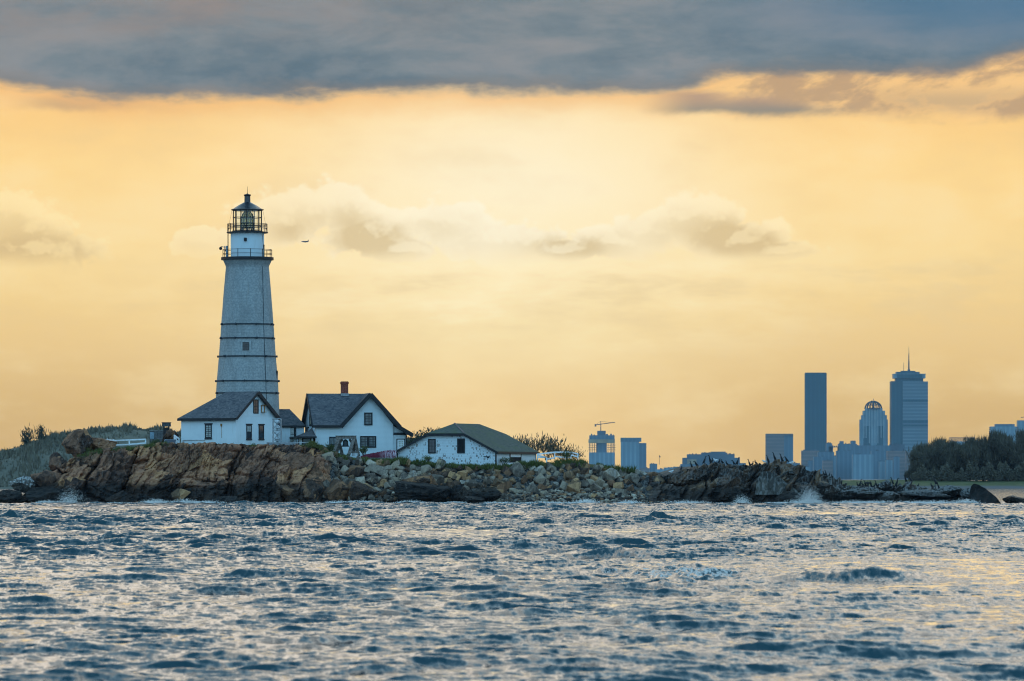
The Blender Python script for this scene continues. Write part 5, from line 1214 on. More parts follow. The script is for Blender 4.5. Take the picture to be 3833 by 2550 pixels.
for i, (u, v, w, h, s, lab) in enumerate([(1200, 1702, 1.4, .9, 1, 'bright green bush between the terrace wall and the bell frame'), (1235, 1700, .9, 1.1, 2, 'tall thin weed standing between the bright green bush and the bell frame'), (1362, 1702, .9, .9, 3, 'dark leafy shrub between the bell frame and the red netting'), (1604, 1727, 1.5, .6, 4, 'low dark bush under the shuttered window of the boathouse'), (1885, 1738, 1.6, .7, 5, 'grassy bush at the front corner of the boathouse'), (2122, 1724, 1.8, 1.0, 6, 'bright green bush under the far white rail fence'), (320, 1700, 1.4, .7, 7, 'green bush at the foot of the tall rock knob'), (585, 1672, 1.2, .8, 8, 'yellow green bush on the cliff edge between fence and solar panel')]):
    shrub('bush', lab, u, v, 509.8 if u > 1150 else 507.5, w, h, 420, M_LEAFG if i % 3 else M_GRASS, 30 + i, 'bush')
for i, (u, v, w, h, lab) in enumerate([(1935, 1702, 2.6, 1.9, 'bare spiky shrub touching the back of the boathouse roof'), (1990, 1712, 3.6, 2.3, 'tall spiky shrub behind the boathouse, next to the bare one'), (2052, 1716, 3.6, 2.3, 'tallest grey spiky shrub, behind the middle of the white fence'), (2105, 1722, 3.0, 1.8, 'round grey shrub behind the white fence'), (2150, 1724, 2.2, 1.2, 'low straggling shrub at the end of the white fence')]):
    shrub('shrub', lab, u, v, 532 + i, w, h, 420, M_TWIG, 60 + i, 'shrub', 'spiky shrubs beyond the boathouse')
# hedge mound behind the keeper's house
for i, (u, v, w, h, lab) in enumerate([(1556, 1680, 2.6, 1.9, 'dark rounded bush behind the porch of the gabled house'), (1596, 1680, 3.2, 2.3, 'dark dense bush between the gabled house and the boathouse roof'), (1640, 1660, 3.6, 2.0, 'spiky dark bush just over the boathouse eave')]):
    shrub('bush', lab, u, v, 552, w * 1.2, h * .85, 1100, M_LEAFD, 80 + i, 'bush', spiky=(i == 2))

# ================================================================ far hill behind the cliff, scrub on it
def far_hill():
    Y0 = 1250.; us = np.linspace(-900, 1720, 220); t = np.linspace(0, 1, 40)
    top = np.interp(us, [-900, -300, 0, 60, 160, 300, 420, 560, 700, 900, 1200, 1500, 1640, 1720], [1790, 1760, 1702, 1686, 1656, 1620, 1612, 1616, 1630, 1640, 1645, 1645, 1690, 1790])
    Uu, T = np.meshgrid(us, t); zt = CH + (VH - np.interp(Uu, us, top)) * Y0 / FPX; y = Y0 - 55 + 55 * T * 1.0; z = -1.5 + (zt + 1.5) * np.sin(np.clip(T * 1.15, 0, 1) * math.pi / 2) ** .9
    x = (Uu - CU) / FPX * y; p = np.stack([x / 14, y / 14, z / 14], -1); z = z + fbm(p, 4, 3) * 1.6 * np.clip(T * 4, 0, 1)
    co = np.stack([x, y, z], -1); back = co[-1].copy(); back[:, 1] += 300; back[:, 2] = -3
    co = np.concatenate([co, back[None]]).reshape(-1, 3)
    m, b = new_mat('hazed_hill_scrub', .95, .05); n = noi(geopos(), .09, 6, .65); f = noi(geopos(), .8, 5, .7)
    mixc(sm(.35, .65, n * .6 + f * .4), (.14, .130, .10), (.22, .19, .14)).put(b.inputs['Base Color']); bump(b, f, 1, .8)  # hill ground paled, haze put into its base colour
    tag(mesh_obj('hill', co, grid_faces(41, 220)[:, ::-1], m, smooth=True), 'hazy scrub covered hill behind the cliff', kind='structure')
    rg = np.random.default_rng(21); n = 15000; u = rg.uniform(-60, 1660, n); tt = np.where(rg.random(n) < .45, 1 - np.abs(rg.normal(0, .16, n)), rg.uniform(.08, 1, n)); tt = np.clip(tt, .1, 1); clump = np.clip(fbm(np.stack([u / 60., tt * 4, u * 0], -1), 3, 4) + .65, .05, 1.4)
    y = Y0 - 55 + 55 * tt; zt = CH + (VH - np.interp(u, us, top)) * Y0 / FPX; z = -1.5 + (zt + 1.5) * np.sin(np.clip(tt * 1.15, 0, 1) * math.pi / 2) ** .9
    cs = np.stack([X(u, y), y, z - .2], -1); V, F = blades(cs, rg.uniform(.7, 2.1, n) * clump * 1.25, rg.uniform(.25, .6, n), rg, .3)
    tag(blade_obj('scrub', V, F, leaf_mat('hazed_hill_brush', (.095, .085, .062), (.185, .155, .105))), 'ragged scrub along the crest of the hazy hill', kind='stuff')  # brush paled like the hill, haze put into its colour
    for i, (u, v, w, h, lab) in enumerate([(95, 1690, 3.6, 6.2, 'small feathery tree standing alone on the hill crest, furthest down the slope'), (150, 1672, 3.4, 5.4, 'small wind-bent tree on the hill crest, nearer the rock knob')]):
        shrub('small_tree', lab, u, v, Y0 - 8, w, h, 260, M_LEAFD, 90 + i, 'tree')
far_hill()

# ================================================================ the neighbouring island with its trees
def isle():
    Y0 = 1290.; us = np.linspace(2900, 4700, 160); t = np.linspace(0, 1, 14)
    top = np.interp(us, [2900, 3000, 3100, 3400, 3600, 4700], [1826, 1806, 1800, 1796, 1800, 1802]); Uu, T = np.meshgrid(us, t)
    zt = CH + (VH - np.interp(Uu, us, top)) * Y0 / FPX; y = Y0 - 60 + 90 * T; z = -.8 + (zt + .8 + .0) * np.clip(T * 1.8, 0, 1) ** .8 + fbm(np.stack([Uu / 40., T * 6, T * 0], -1), 3, 3) * .25
    co = np.stack([(Uu - CU) / FPX * y, y, z], -1); back = co[-1].copy(); back[:, 1] += 160; back[:, 2] = -3; co = np.concatenate([co, back[None]]).reshape(-1, 3)
    m, b = new_mat('isle_ground', .95, .05); x, yy_, z_ = sep(geopos()); n = noi(geopos(), .35, 5, .7)
    c = mixc(sm(.3, .7, n), (.075, .085, .035), (.15, .14, .07)); c = mixc(sm(.85, .35, z_ + (n - .5) * .8), c, (.14, .13, .125)); c.put(b.inputs['Base Color'])
    tag(mesh_obj('terrain', co, grid_faces(15, 160)[:, ::-1], m, smooth=True), 'low grassy shore of the neighbouring island', kind='structure')
    spec = [(3440, 4.5, 7.6, 'outermost of the trees, small and rounded, nearest the towers'), (3412, 3.0, 3.4, 'knee-high bush-like tree at the very end of the wood'), (3478, 8, 10.5, 'broad tree with ragged spiky crown at the towers end of the wood'), (3520, 8, 11.6, 'tree with two spiky tufts above its crown, under the antenna tower'), (3560, 7, 8.8, 'lower tree in the dip of the wood, left of the framed roof building'), (3606, 8, 9.6, 'mid-height dense tree in front of the framed roof building'), (3655, 9, 11.4, 'tall dense tree in front of the framed roof building'), (3700, 8.5, 13.0, 'tall dark tree just before the pale apartment block'), (3738, 7, 12.4, 'narrow tree with a small round top before the pale apartment block'), (3778, 8, 11.4, 'tree with light showing through its trunks below the pale apartment block'), (3815, 9, 13.2, 'tree with a full crown where the wood leaves the picture'), (3860, 9, 13.5, 'last tree partly cut by the edge of the picture')]
    for i, (u, w, h, lab) in enumerate(spec): tree(lab, u, 1800, 1282 + (i * 37 % 23), w, h, 200 + i, trunk_h=.08 if i % 4 else .16, n=9000)
    for i, u in enumerate((3460, 3500, 3545, 3585, 3630, 3680, 3720, 3760, 3800, 3840)):
        tree(['second-row tree filling the wood behind the broad spiky tree', 'second-row tree behind the tree with two tufts', 'second-row tree closing the dip of the wood', 'second-row tree before the framed roof building', 'second-row tree half hidden by the tall dense tree', 'second-row tree between the two tallest crowns', 'second-row tree behind the narrow round-topped tree', 'second-row tree below the pale apartment block', 'second-row tree behind the light-pierced trunks', 'second-row tree behind the full crown at the edge'][i], u, 1800, 1305, 8, 9.2 + (i * 7 % 4) * .6, 240 + i, trunk_h=.05, n=5000)
isle()
def undergrowth():
    rg = np.random.default_rng(77); n = 42000; u = rg.uniform(3402, 3990, n); y = rg.uniform(1272, 1312, n); h = np.clip(3.4 + 2.6 * fbm(np.stack([u / 14., y * 0, y * 0], -1), 3, 5), 1.2, 7) * np.clip((u - 3396) / 50, .15, 1)
    z = CH + (VH - 1799) * y / FPX + h * rg.random(n) ** .8; V, F = leaf_quads(np.stack([X(u, y), y, z], -1), .28, rg)
    tag(mesh_obj('undergrowth', V, F, M_LEAFH), 'dark undergrowth filling the wood between its trunks', kind='stuff')
undergrowth()

# ================================================================ the city across the harbour
YC = 10000.; KC = YC / FPX
def facade(name, a, g, wx=6.0, wz=7.0, vert=True, dark_rows=(), base=None):
    """panelled facade: lighter strips and window bands at real size"""
    if name in MATS: return MATS[name]
    m, b = new_mat(name, .55, .3); p = objco(); x, y, z = sep(p)
    fx = mth('FRACT', (x + y) / wx); fz = mth('FRACT', z / wz); n = noi(p, .03, 4, .6)
    wv = sm(.25, .35, fx) * sm(.95, .85, fx); wz_ = sm(.35, .45, fz)
    c = mixc((wv if vert else wz_) * .55, a, g); c = mixc(sm(.35, .65, n) * .5, c, tuple(v * .65 for v in a)); c.put(b.inputs['Base Color'])
    MATS[name] = m; return m
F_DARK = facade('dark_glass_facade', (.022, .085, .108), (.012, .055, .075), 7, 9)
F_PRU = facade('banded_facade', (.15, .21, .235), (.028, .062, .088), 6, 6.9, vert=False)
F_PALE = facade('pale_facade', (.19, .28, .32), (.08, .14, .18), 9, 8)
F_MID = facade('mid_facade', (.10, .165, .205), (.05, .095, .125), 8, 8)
F_BRICK = facade('brick_facade', (.20, .15, .13), (.10, .09, .09), 6, 7, vert=False)
F_PLAIN = plain('grey_city_wall', (.07, .10, .125), .8, .25, .02); F_TAN = plain('tan_city_wall', (.30, .22, .13), .8, .3, .05); F_STEEL = plain('dark_city_steel', (.03, .04, .05), .6, .3, .1)
def bld(name, label, u, v=1800, cat='tower', rz=0.0, Y=YC, group=None): return thing(name, label, cat, P(u, v, Y), R(rz), group)
class Px:
    """local sizes in photo pixels at the city's distance"""
    def __init__(s, u, v, Y=YC): s.u, s.v, s.k = u, v, Y / FPX
    def x(s, u): return (u - s.u) * s.k
    def z(s, v): return (s.v - v) * s.k
    def box(s, mb, u0, u1, v0, v1, d0=-12, d1=12): return mb.box(s.x(u0), s.x(u1), d0, d1, s.z(v1), s.z(v0))
def city():
    # tower under construction with its crane
    T = bld('construction_tower', 'tower under construction with open middle storeys and a crane on top', 2254); q = Px(2254, 1800)
    q.box(MB(), 2205, 2301, 1694, 1800).build('lower_storeys', F_PALE, T)
    q.box(MB(), 2234, 2271, 1659, 1694 - .01, -8, 8).build('core', F_MID, T)
    c = MB()
    for u in (2206, 2212, 2219, 2226, 2232, 2276, 2284, 2290, 2295, 2299):
        for d in (-11, 0, 11): c.box(q.x(u) - .45, q.x(u) + .45, d - .5, d + .5, q.z(1694), q.z(1658))
    for v in (1666, 1675, 1684): q.box(c, 2203, 2236, v, v + 1.1, -11.2, 11.2); q.box(c, 2272, 2304, v, v + 1.1, -11.2, 11.2)
    c.build('open_storeys', F_STEEL, T)
    q.box(MB(), 2203, 2301, 1645, 1659, -12.5, 12.5).build('safety_screen', F_TAN, T)
    up = MB(); q.box(up, 2206, 2300, 1630, 1645 - .01); 
    for u, w, h in ((2212, 5, 6), (2222, 4, 3), (2268, 8, 5), (2284, 6, 6), (2294, 3, 3)): q.box(up, u, u + w, 1630 - h, 1630 - .01, -5, 5)
    up.build('upper_storeys', F_MID, T); q.box(MB(), 2236, 2267, 1613, 1630 - .02, -9, 9).build('lift_core', F_PLAIN, T)
    T = thing('tower_crane', 'tower crane with long rising jib on top of the unfinished tower', 'crane', P(2249, 1613, YC)); q = Px(2249, 1613)
    MB().bar((0, 0, 0), (0, 0, q.z(1576)), 1.3, 4, .8).build('mast', F_STEEL, T); j = MB(); j.beam((q.x(2228), 0, q.z(1591)), (q.x(2302), 0, q.z(1581)), 1.1, 1.5); j.bar((0, 0, q.z(1577)), (q.x(2290), 0, q.z(1582.5)), .3, 4); j.bar((0, 0, q.z(1577)), (q.x(2230), 0, q.z(1590)), .3, 4); j.build('jib', F_STEEL, T)
    q.box(MB(), 2226, 2232, 1588, 1597, -2, 2).build('counterweight', F_STEEL, T)
    # glass block beside it
    T = bld('office_block', 'pale glass office block with dark top, beside the unfinished tower', 2370); q = Px(2370, 1800)
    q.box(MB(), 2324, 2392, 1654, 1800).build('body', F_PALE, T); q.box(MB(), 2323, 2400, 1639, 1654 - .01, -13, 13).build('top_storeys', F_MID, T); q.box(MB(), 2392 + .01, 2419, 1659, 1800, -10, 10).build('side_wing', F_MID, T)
    # long stepped building
    T = bld('stepped_building', 'long low stepped building behind the birds on the outcrop', 2660, cat='building'); q = Px(2660, 1800)
    b = MB(); q.box(b, 2572, 2748, 1701, 1800, -20, 20); q.box(b, 2555, 2572 - .01, 1714, 1800, -20, 20); q.box(b, 2625, 2722, 1695, 1701 - .01, -15, 15); q.box(b, 2660, 2715, 1691, 1695 - .01, -12, 12); q.box(b, 2748 + .01, 2768, 1714, 1800, -20, 20); q.box(b, 2768 + .01, 2790, 1734, 1800, -20, 20); b.build('body', F_PLAIN, T)
    r = MB(); rg = random.Random(2)
    for k in range(26): u = rg.uniform(2576, 2745); q.box(r, u, u + rg.uniform(2, 5), 1696 - rg.uniform(0, 3) if 2625 < u < 2715 else 1701 - rg.uniform(1, 4), 1703, -4, 4)
    r.build('roof_plant', F_STEEL, T); q.box(MB(), 2570, 2606, 1720, 1742, -21, -20.1).build('tan_panel', F_TAN, T)  # plain tan panel on the front
    # brown block
    T = bld('office_block', 'square brown grey office block left alone beside the tall dark slab tower', 2916); q = Px(2916, 1800)
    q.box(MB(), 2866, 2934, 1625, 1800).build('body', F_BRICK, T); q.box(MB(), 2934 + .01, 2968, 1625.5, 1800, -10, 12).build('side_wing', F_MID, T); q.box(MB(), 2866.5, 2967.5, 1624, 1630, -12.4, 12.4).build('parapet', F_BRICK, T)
    # tall slab
    T = bld('slab_tower', 'tall plain dark blue glass slab tower', 3053); q = Px(3053, 1800)
    b = MB(); b.prism([(q.x(3013), -8), (q.x(3068), -14), (q.x(3093.5), -8), (q.x(3093.5), 8), (q.x(3013), 14)], 'z', 0, q.z(1398)); b.build('body', F_DARK, T)
    b = MB(); b.prism([(q.x(3014), -7), (q.x(3068), -13), (q.x(3092.5), -7), (q.x(3092.5), 7), (q.x(3014), 12)], 'z', q.z(1398) + .01, q.z(1395.5)); b.build('parapet', F_STEEL, T)
    # domed tower
    T = bld('domed_tower', 'stepped tower crowned by an open lattice dome', 3269); q = Px(3269, 1800)
    b = MB(); q.box(b, 3230, 3311, 1600, 1800, -14, 14); q.box(b, 3224, 3230 - .01, 1555, 1800, -12, 12); q.box(b, 3311 + .01, 3318, 1555, 1800, -12, 12); q.box(b, 3217.5, 3224 - .01, 1571, 1800, -9, 9); q.box(b, 3318 + .01, 3322, 1571, 1800, -9, 9); b.build('body', F_PALE, T)
    b = MB(); q.box(b, 3230, 3311, 1538, 1600 - .01, -13, 13); q.box(b, 3238, 3302, 1529, 1538 - .01, -12, 12); b.build('upper_storeys', F_PALE, T)
    b = MB()
    for u, v0 in ((3232, 1540), (3240, 1532), (3252, 1527), (3262, 1526), (3273, 1526), (3284, 1527), (3296, 1532), (3306, 1540)): q.box(b, u - 1.6, u + 1.6, v0, 1660 if 3250 < u < 3290 else 1640, -15, -13.5)
    b.build('fin', plain('pale_city_fin', (.26, .31, .32), .7, .2, .05), T)
    q.box(MB(), 3230.5, 3256, 1595, 1800, -14.6, -14.1).build('dark_glass', F_DARK, T); q.box(MB(), 3280, 3303, 1595, 1800, -14.6, -14.1).build('dark_glass', F_DARK, T)
    dm = MB(); Rd = q.x(3301); cz = q.z(1530); cc = (0, 0)
    hD = q.z(1502) - cz; n = 14
    for k in range(8):
        a = math.pi * k / 8; c_, s_ = math.cos(a), math.sin(a)
        pts = [(c_ * Rd * math.cos(t), s_ * Rd * math.cos(t), cz + hD * math.sin(t) * 1.0) for t in np.linspace(0, math.pi, 15)]
        for A, B in zip(pts, pts[1:]): dm.bar(A, B, .85, 5)
    for f in (.0, .5): dm.lathe([(Rd * math.cos(f) - .8, cz + hD * math.sin(f) - .8), (Rd * math.cos(f) + .8, cz + hD * math.sin(f) - .8), (Rd * math.cos(f) + .8, cz + hD * math.sin(f) + .8), (Rd * math.cos(f) - .8, cz + hD * math.sin(f) + .8)], 24)
    dm.box(-2.2, 2.2, -2, 2, cz - 1, cz + hD); dm.build('lattice_dome', F_STEEL, T)
    b = MB(); b.bar((0, 0, cz + hD), (0, 0, q.z(1493)), .5, 5); 
    for sx in (-3, 3): b.bar((sx, 0, cz + hD - .5), (sx, 0, q.z(1499)), .45, 5)
    b.build('finial', F_STEEL, T)
    # banded tower with antenna
    T = bld('antenna_tower', 'broad banded skyscraper with overhanging top storeys and a tall antenna', 3402); q = Px(3402, 1800)
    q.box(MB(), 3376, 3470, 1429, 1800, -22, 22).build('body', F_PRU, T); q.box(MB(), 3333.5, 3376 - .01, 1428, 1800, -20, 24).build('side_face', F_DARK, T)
    b = MB()
    for v0, v1 in ((1496, 1505), (1574, 1584), (1590, 1597)): q.box(b, 3376.3, 3470.2, v0, v1, -22.3, -22)
    b.build('mechanical_floor', F_DARK, T)
    q.box(MB(), 3351, 3453, 1417, 1429 - .01, -18, 18).build('neck', F_DARK, T); b = MB(); q.box(b, 3343, 3461, 1402, 1417 - .01, -22, 22); q.box(b, 3342, 3462, 1400, 1402 - .01, -23, 23); b.build('top_storeys', F_PALE, T)
    q.box(MB(), 3354, 3449, 1401.9, 1416.9, -22.6, -22.1).build('top_window_band', F_DARK, T)
    b = MB(); q.box(b, 3354, 3440, 1393, 1400 - .01, -15, 15); q.box(b, 3372, 3425, 1389, 1393 - .01, -10, 10); b.build('roof_plant', F_DARK, T)
    b = MB(); b.bar((0, 0, q.z(1389)), (0, 0, q.z(1352)), 1.6, 6, 1.3); b.bar((0, 0, q.z(1352)), (0, 0, q.z(1322)), 1.1, 6, .8); b.bar((0, 0, q.z(1322)), (0, 0, q.z(1298)), .5, 6, .3); b.lathe([(3.0, q.z(1389)), (2.6, q.z(1384)), (.8, q.z(1382))], 8); b.build('antenna', F_STEEL, T)
    b = MB(); b.bar((q.x(3383), 0, q.z(1390)), (q.x(3383), 0, q.z(1357)), .6, 5, .35); b.build('mast', F_STEEL, T)
    # low town in front of the towers
    blocks = [(3092, 3114, 1660, F_MID, 'low block touching the foot of the slab tower'), (3137, 3206, 1654, F_MID, 'twin-topped mid-rise block between the slab tower and the domed tower'), (3206, 3330, 1668, F_MID, 'wide low block under the domed tower'), (3330, 3385, 1664, F_PLAIN, 'low block at the foot of the antenna tower'), (3100, 3140, 1672, F_PLAIN, 'thin-roofed hall beside the slab tower')]
    for u0, u1, v0, m, lab in blocks:
        T = bld('city_block', lab, (u0 + u1) / 2, cat='building', Y=YC - 400); q = Px((u0 + u1) / 2, 1800, YC - 400); b = MB()
        if u0 == 3137: q.box(b, u0, u1, v0 + 8, 1800); q.box(b, u0 + 6, u0 + 20, v0 - 2, v0 + 8 - .01, -8, 8); q.box(b, u1 - 22, u1 - 4, v0 - 4, v0 + 8 - .01, -8, 8)
        elif u0 == 3100: q.box(b, u0, u1, v0, v0 + 3); q.box(b, u0, u0 + 17, v0 + 3.01, 1800); q.box(b, u1 - 4, u1, v0 + 3.01, 1800); q.box(b, u0 + 17.01, u1 - 4.01, 1706, 1800)
        else: q.box(b, u0, u1, v0, 1800)
        b.build('body', m, T); r = MB()
        for k in range(5): u = u0 + 3 + (u1 - u0 - 8) * k / 5; q.box(r, u, u + 3, v0 + (0 if u0 != 3137 else 8) - 2.5 - (k * 7 % 3), v0 + (0 if u0 != 3137 else 8) - .01, -3, 3)
        r.build('roof_plant', F_STEEL, T)
    rg = random.Random(12); mats = [F_MID, F_MID, F_PALE, F_BRICK]
    roofs = []
    u = 2395.
    while u < 3480:
        w = rg.uniform(22, 60); v0 = (1748 if u < 2800 else 1740 if u < 2990 else 1716) + rg.uniform(-12, 14); roofs.append((u, u + w, v0)); u += w * rg.uniform(.72, 1.02)
    for u0 in (3000, 3060, 3130, 3190, 3260, 3320, 3390): roofs.append((u0, u0 + rg.uniform(40, 80), 1692 + rg.uniform(-10, 12)))
    near = [(2400, 'beside the pale glass office block'), (2560, 'before the long stepped building'), (2780, 'beside the stepped building'), (2916, 'in front of the brown office block'), (3053, 'in front of the slab tower'), (3170, 'in front of the twin-topped block'), (3269, 'in front of the domed tower'), (3400, 'in front of the antenna tower')]
    seen = {}
    for i, (u0, u1, v0) in enumerate(roofs):
        um = (u0 + u1) / 2; Y = YC - 700 - (i * 131 % 500); T = bld('low_building', '', um, 1806, 'building', Y=Y, group='low buildings of the far town'); q = Px(um, 1806, Y); b = MB(); q.box(b, u0, u1, v0, 1806); 
        mi = rg.randrange(4); b.build('body', mats[mi], T); r = MB()
        for k in range(3): uu = u0 + (u1 - u0) * rg.uniform(.05, .8); q.box(r, uu, uu + (u1 - u0) * .14, v0 - rg.uniform(1, 5), v0 - .01, -3, 3)
        r.build('roof_plant', F_PLAIN, T)
        seen.setdefault((('blue-grey', 'blue-grey', 'pale', 'reddish')[mi], 'wide' if u1 - u0 > 42 else 'narrow', 'taller' if v0 < 1712 else 'low', min(near, key=lambda a: abs(a[0] - um))[1]), []).append((um, T))
    wd_ = ['first', 'second', 'third', 'fourth', 'fifth', 'sixth']
    for (c_, w_, h_, nr), l in seen.items():
        l.sort(key=lambda a: a[0])
        for k, (_, T) in enumerate(l): T['label'] = f'{w_} {h_} {c_} building {nr}' + (f', {wd_[k]} of these' if len(l) > 1 else '')
    # right-hand group
    T = bld('framed_building', 'low block with an open steel frame on its roof, above the wood', 3600, cat='building'); q = Px(3600, 1800); q.box(MB(), 3556, 3650, 1653, 1800).build('body', F_PALE, T); b = MB(); q.box(b, 3554, 3647, 1638, 1640, -12, 12)
    for k in range(13): u = 3555 + k * 7.5; b.box(q.x(u) - .5, q.x(u) + .5, -12, -11, q.z(1653), q.z(1640)); b.box(q.x(u) - .5, q.x(u) + .5, 11, 12, q.z(1653), q.z(1640))
    b.build('roof_frame', F_STEEL, T)
    T = bld('apartment_block', 'pale apartment block with notched balconies and a raised roof above the wood', 3755); q = Px(3755, 1800); b = MB(); q.box(b, 3706, 3803, 1597, 1800); b.build('body', F_PALE, T); b = MB(); q.box(b, 3724, 3796, 1588, 1597 - .01, -10, 10); b.build('roof_storey', F_MID, T); b = MB()
    for k in range(8): q.box(b, 3704, 3706 - .01, 1600 + k * 7, 1603 + k * 7, -12, 12); q.box(b, 3803 + .01, 3805, 1600 + k * 7, 1603 + k * 7, -12, 12)
    b.build('balcony_slabs', F_MID, T)
    T = bld('apartment_block', 'pale tower block cut off by the edge of the picture', 3850); q = Px(3850, 1800); q.box(MB(), 3808, 3890, 1576, 1800, -10, 14).build('body', F_PALE, T); q.box(MB(), 3808.5, 3889, 1574, 1576 - .01, -9, 13).build('parapet', F_MID, T)
    T = thing('tower_crane', 'small crane jib showing above the cut-off tower block', 'crane', P(3838, 1574, YC)); q = Px(3838, 1574); MB().bar((0, 0, 0), (0, 0, q.z(1558)), 1, 4, .7).build('mast', F_STEEL, T); MB().beam((q.x(3822), 0, q.z(1563)), (q.x(3870), 0, q.z(1556)), .8, 1.2).build('jib', F_STEEL, T)
    # far shore under everything
    rgn = np.random.default_rng(4); us = np.linspace(-1500, 5400, 240); top = 1768 + 7 * fbm(np.stack([us / 160., us * 0, us * 0], -1), 4, 2) - 6 * np.exp(-((us - 3200) / 500) ** 2)
    Y = YC + 300; V = []; 
    for u, v in zip(us, top): V += [(X(u, Y - 1500), Y - 1500, -.6), (X(u, Y - 800), Y - 800, 2.0), (X(u, Y), Y, Z(v, Y)), (X(u, Y + 900), Y + 900, -2)]
    F = [(i * 4 + k, (i + 1) * 4 + k, (i + 1) * 4 + k + 1, i * 4 + k + 1) for i in range(len(us) - 1) for k in range(3)]
    tag(mesh_obj('land', V, F, plain('far_shore', (.06, .09, .085), .95, .3, .01), smooth=True), 'hazy low land of the far harbour shore', kind='structure')
    # bushes on the far side of the outcrop gap
    T = thing('flagpole', 'thin far flagpole with a small flag, between the towers', 'flagpole', P(2468, 1740, YC - 900)); q = Px(2468, 1740, YC - 900); MB().bar((0, 0, 0), (0, 0, q.z(1704)), .35, 5).build('pole', F_STEEL, T); MB().slab([(0, 0, q.z(1705)), (q.x(2472), 0, q.z(1708)), (q.x(2472), .2, q.z(1713)), (0, .2, q.z(1710))], .2).build('flag', F_STEEL, T)
city()

# ================================================================ aeroplane
def aeroplane():
    Y = 12000.; k = Y / FPX; o = P(1141, 905, Y); T = thing('aeroplane', 'small dark jet flying level in the yellow sky beside the lantern room', 'aeroplane', o); m = plain('dark_aircraft_paint', (.02, .025, .04), .5, .3, .3); x = lambda u: (u - 1141) * k; z = lambda v: (905 - v) * k
    prof = [(x(1127), .15), (x(1129), .7), (x(1133), 1.25), (x(1137), 1.6), (x(1148), 1.6), (x(1152), 1.2), (x(1155), .5)]; n = 14; V = [(px, r * math.cos(2 * math.pi * i / n), r * math.sin(2 * math.pi * i / n)) for px, r in prof for i in range(n)]; F = [(a * n + i, a * n + (i + 1) % n, (a + 1) * n + (i + 1) % n, (a + 1) * n + i) for a in range(len(prof) - 1) for i in range(n)] + [tuple(range(n)), tuple((len(prof) - 1) * n + i for i in range(n))]
    mesh_obj('fuselage', V, F, m, T, smooth=True)
    for s in (-1, 1): MB().prism([(x(1137), 0), (x(1142), 0), (x(1147), s * 9), (x(1145.5), s * 9)], 'z', -.7, -.35).build('wing', m, T); MB().prism([(x(1151), 0), (x(1154), 0), (x(1155.5), s * 3.4), (x(1154.5), s * 3.4)], 'z', .2, .5).build('tailplane', m, T); MB().bar((x(1140), s * 3.2, -1.2), (x(1144), s * 3.2, -1.2), .7, 10).build('engine', m, T)
    MB().prism([(x(1149.5), .8), (x(1154.5), .6), (x(1156), 4.6), (x(1154), 4.6)], 'y', -.15, .15).build('fin', m, T)
aeroplane()

# ================================================================ birds
M_BIRD = plain('black_plumage', (.012, .012, .014), .7, .3, 6); M_GULL = plain('white_plumage', (.62, .62, .62), .8, .2, 6)
def skin_bird(name, pts, edges, rad, m):
    me = bpy.data.meshes.new(name); me.from_pydata(pts, edges, []); o = bpy.data.objects.new(name, me); COL.objects.link(o)
    s = o.modifiers.new('s', 'SKIN'); sub = o.modifiers.new('u', 'SUBSURF'); sub.levels = 1; sub.render_levels = 1
    for v, r in zip(me.skin_vertices[0].data, rad): v.radius = r if isinstance(r, tuple) else (r, r)
    me.skin_vertices[0].data[0].use_root = True
    dg = bpy.context.evaluated_depsgraph_get(); ev = o.evaluated_get(dg); nm = bpy.data.meshes.new_from_object(ev); bpy.data.objects.remove(o); nm.materials.clear(); nm.materials.append(m)
    nm.polygons.foreach_set('use_smooth', np.ones(len(nm.polygons), bool)); nm.name = name; return nm
def corm(pose):
    # body from the tail up, long neck, hooked bill, two legs
    if pose == 'up': P_ = [(0, 0, .30), (-.10, 0, .16), (-.20, 0, .02), (.06, 0, .46), (.10, 0, .60), (.12, 0, .74), (.16, 0, .82), (.30, 0, .83)]
    elif pose == 'bent': P_ = [(0, 0, .28), (-.14, 0, .18), (-.26, 0, .08), (.10, 0, .42), (.12, 0, .55), (.20, 0, .62), (.27, 0, .58), (.36, 0, .48)]
    else: P_ = [(0, 0, .26), (-.13, 0, .17), (-.26, 0, .10), (.10, 0, .36), (.10, 0, .46), (.05, 0, .54), (.11, 0, .58), (.22, 0, .56)]
    E_ = [(0, 1), (1, 2), (0, 3), (3, 4), (4, 5), (5, 6), (6, 7), (0, 8), (8, 9), (0, 10), (10, 11)]
    P_ += [(.0, .07, .14), (.02, .07, .0), (.0, -.07, .14), (.02, -.07, .0)]
    return skin_bird('cormorant', P_, E_, [.12, .09, .035, .10, .055, .045, .05, .014, .045, .018, .045, .018], M_BIRD)
def spread_wing():
    P_ = [(0, 0, .30), (-.10, 0, .16), (-.20, 0, .02), (.06, 0, .46), (.10, 0, .60), (.12, 0, .72), (.24, 0, .74), (.0, .07, .14), (.02, .07, 0), (0, -.07, .14), (.02, -.07, 0), (0, .22, .50), (-.03, .48, .42), (0, -.22, .50), (-.03, -.48, .42)]
    return skin_bird('cormorant', P_, [(0, 1), (1, 2), (0, 3), (3, 4), (4, 5), (5, 6), (0, 7), (7, 8), (0, 9), (9, 10), (3, 11), (11, 12), (3, 13), (13, 14)], [.12, .09, .035, .10, .055, .05, .014, .045, .018, .045, .018, (.03, .12), (.02, .12), (.03, .12), (.02, .12)], M_BIRD)
CORM = [corm('up'), corm('bent'), corm('rest'), spread_wing()]
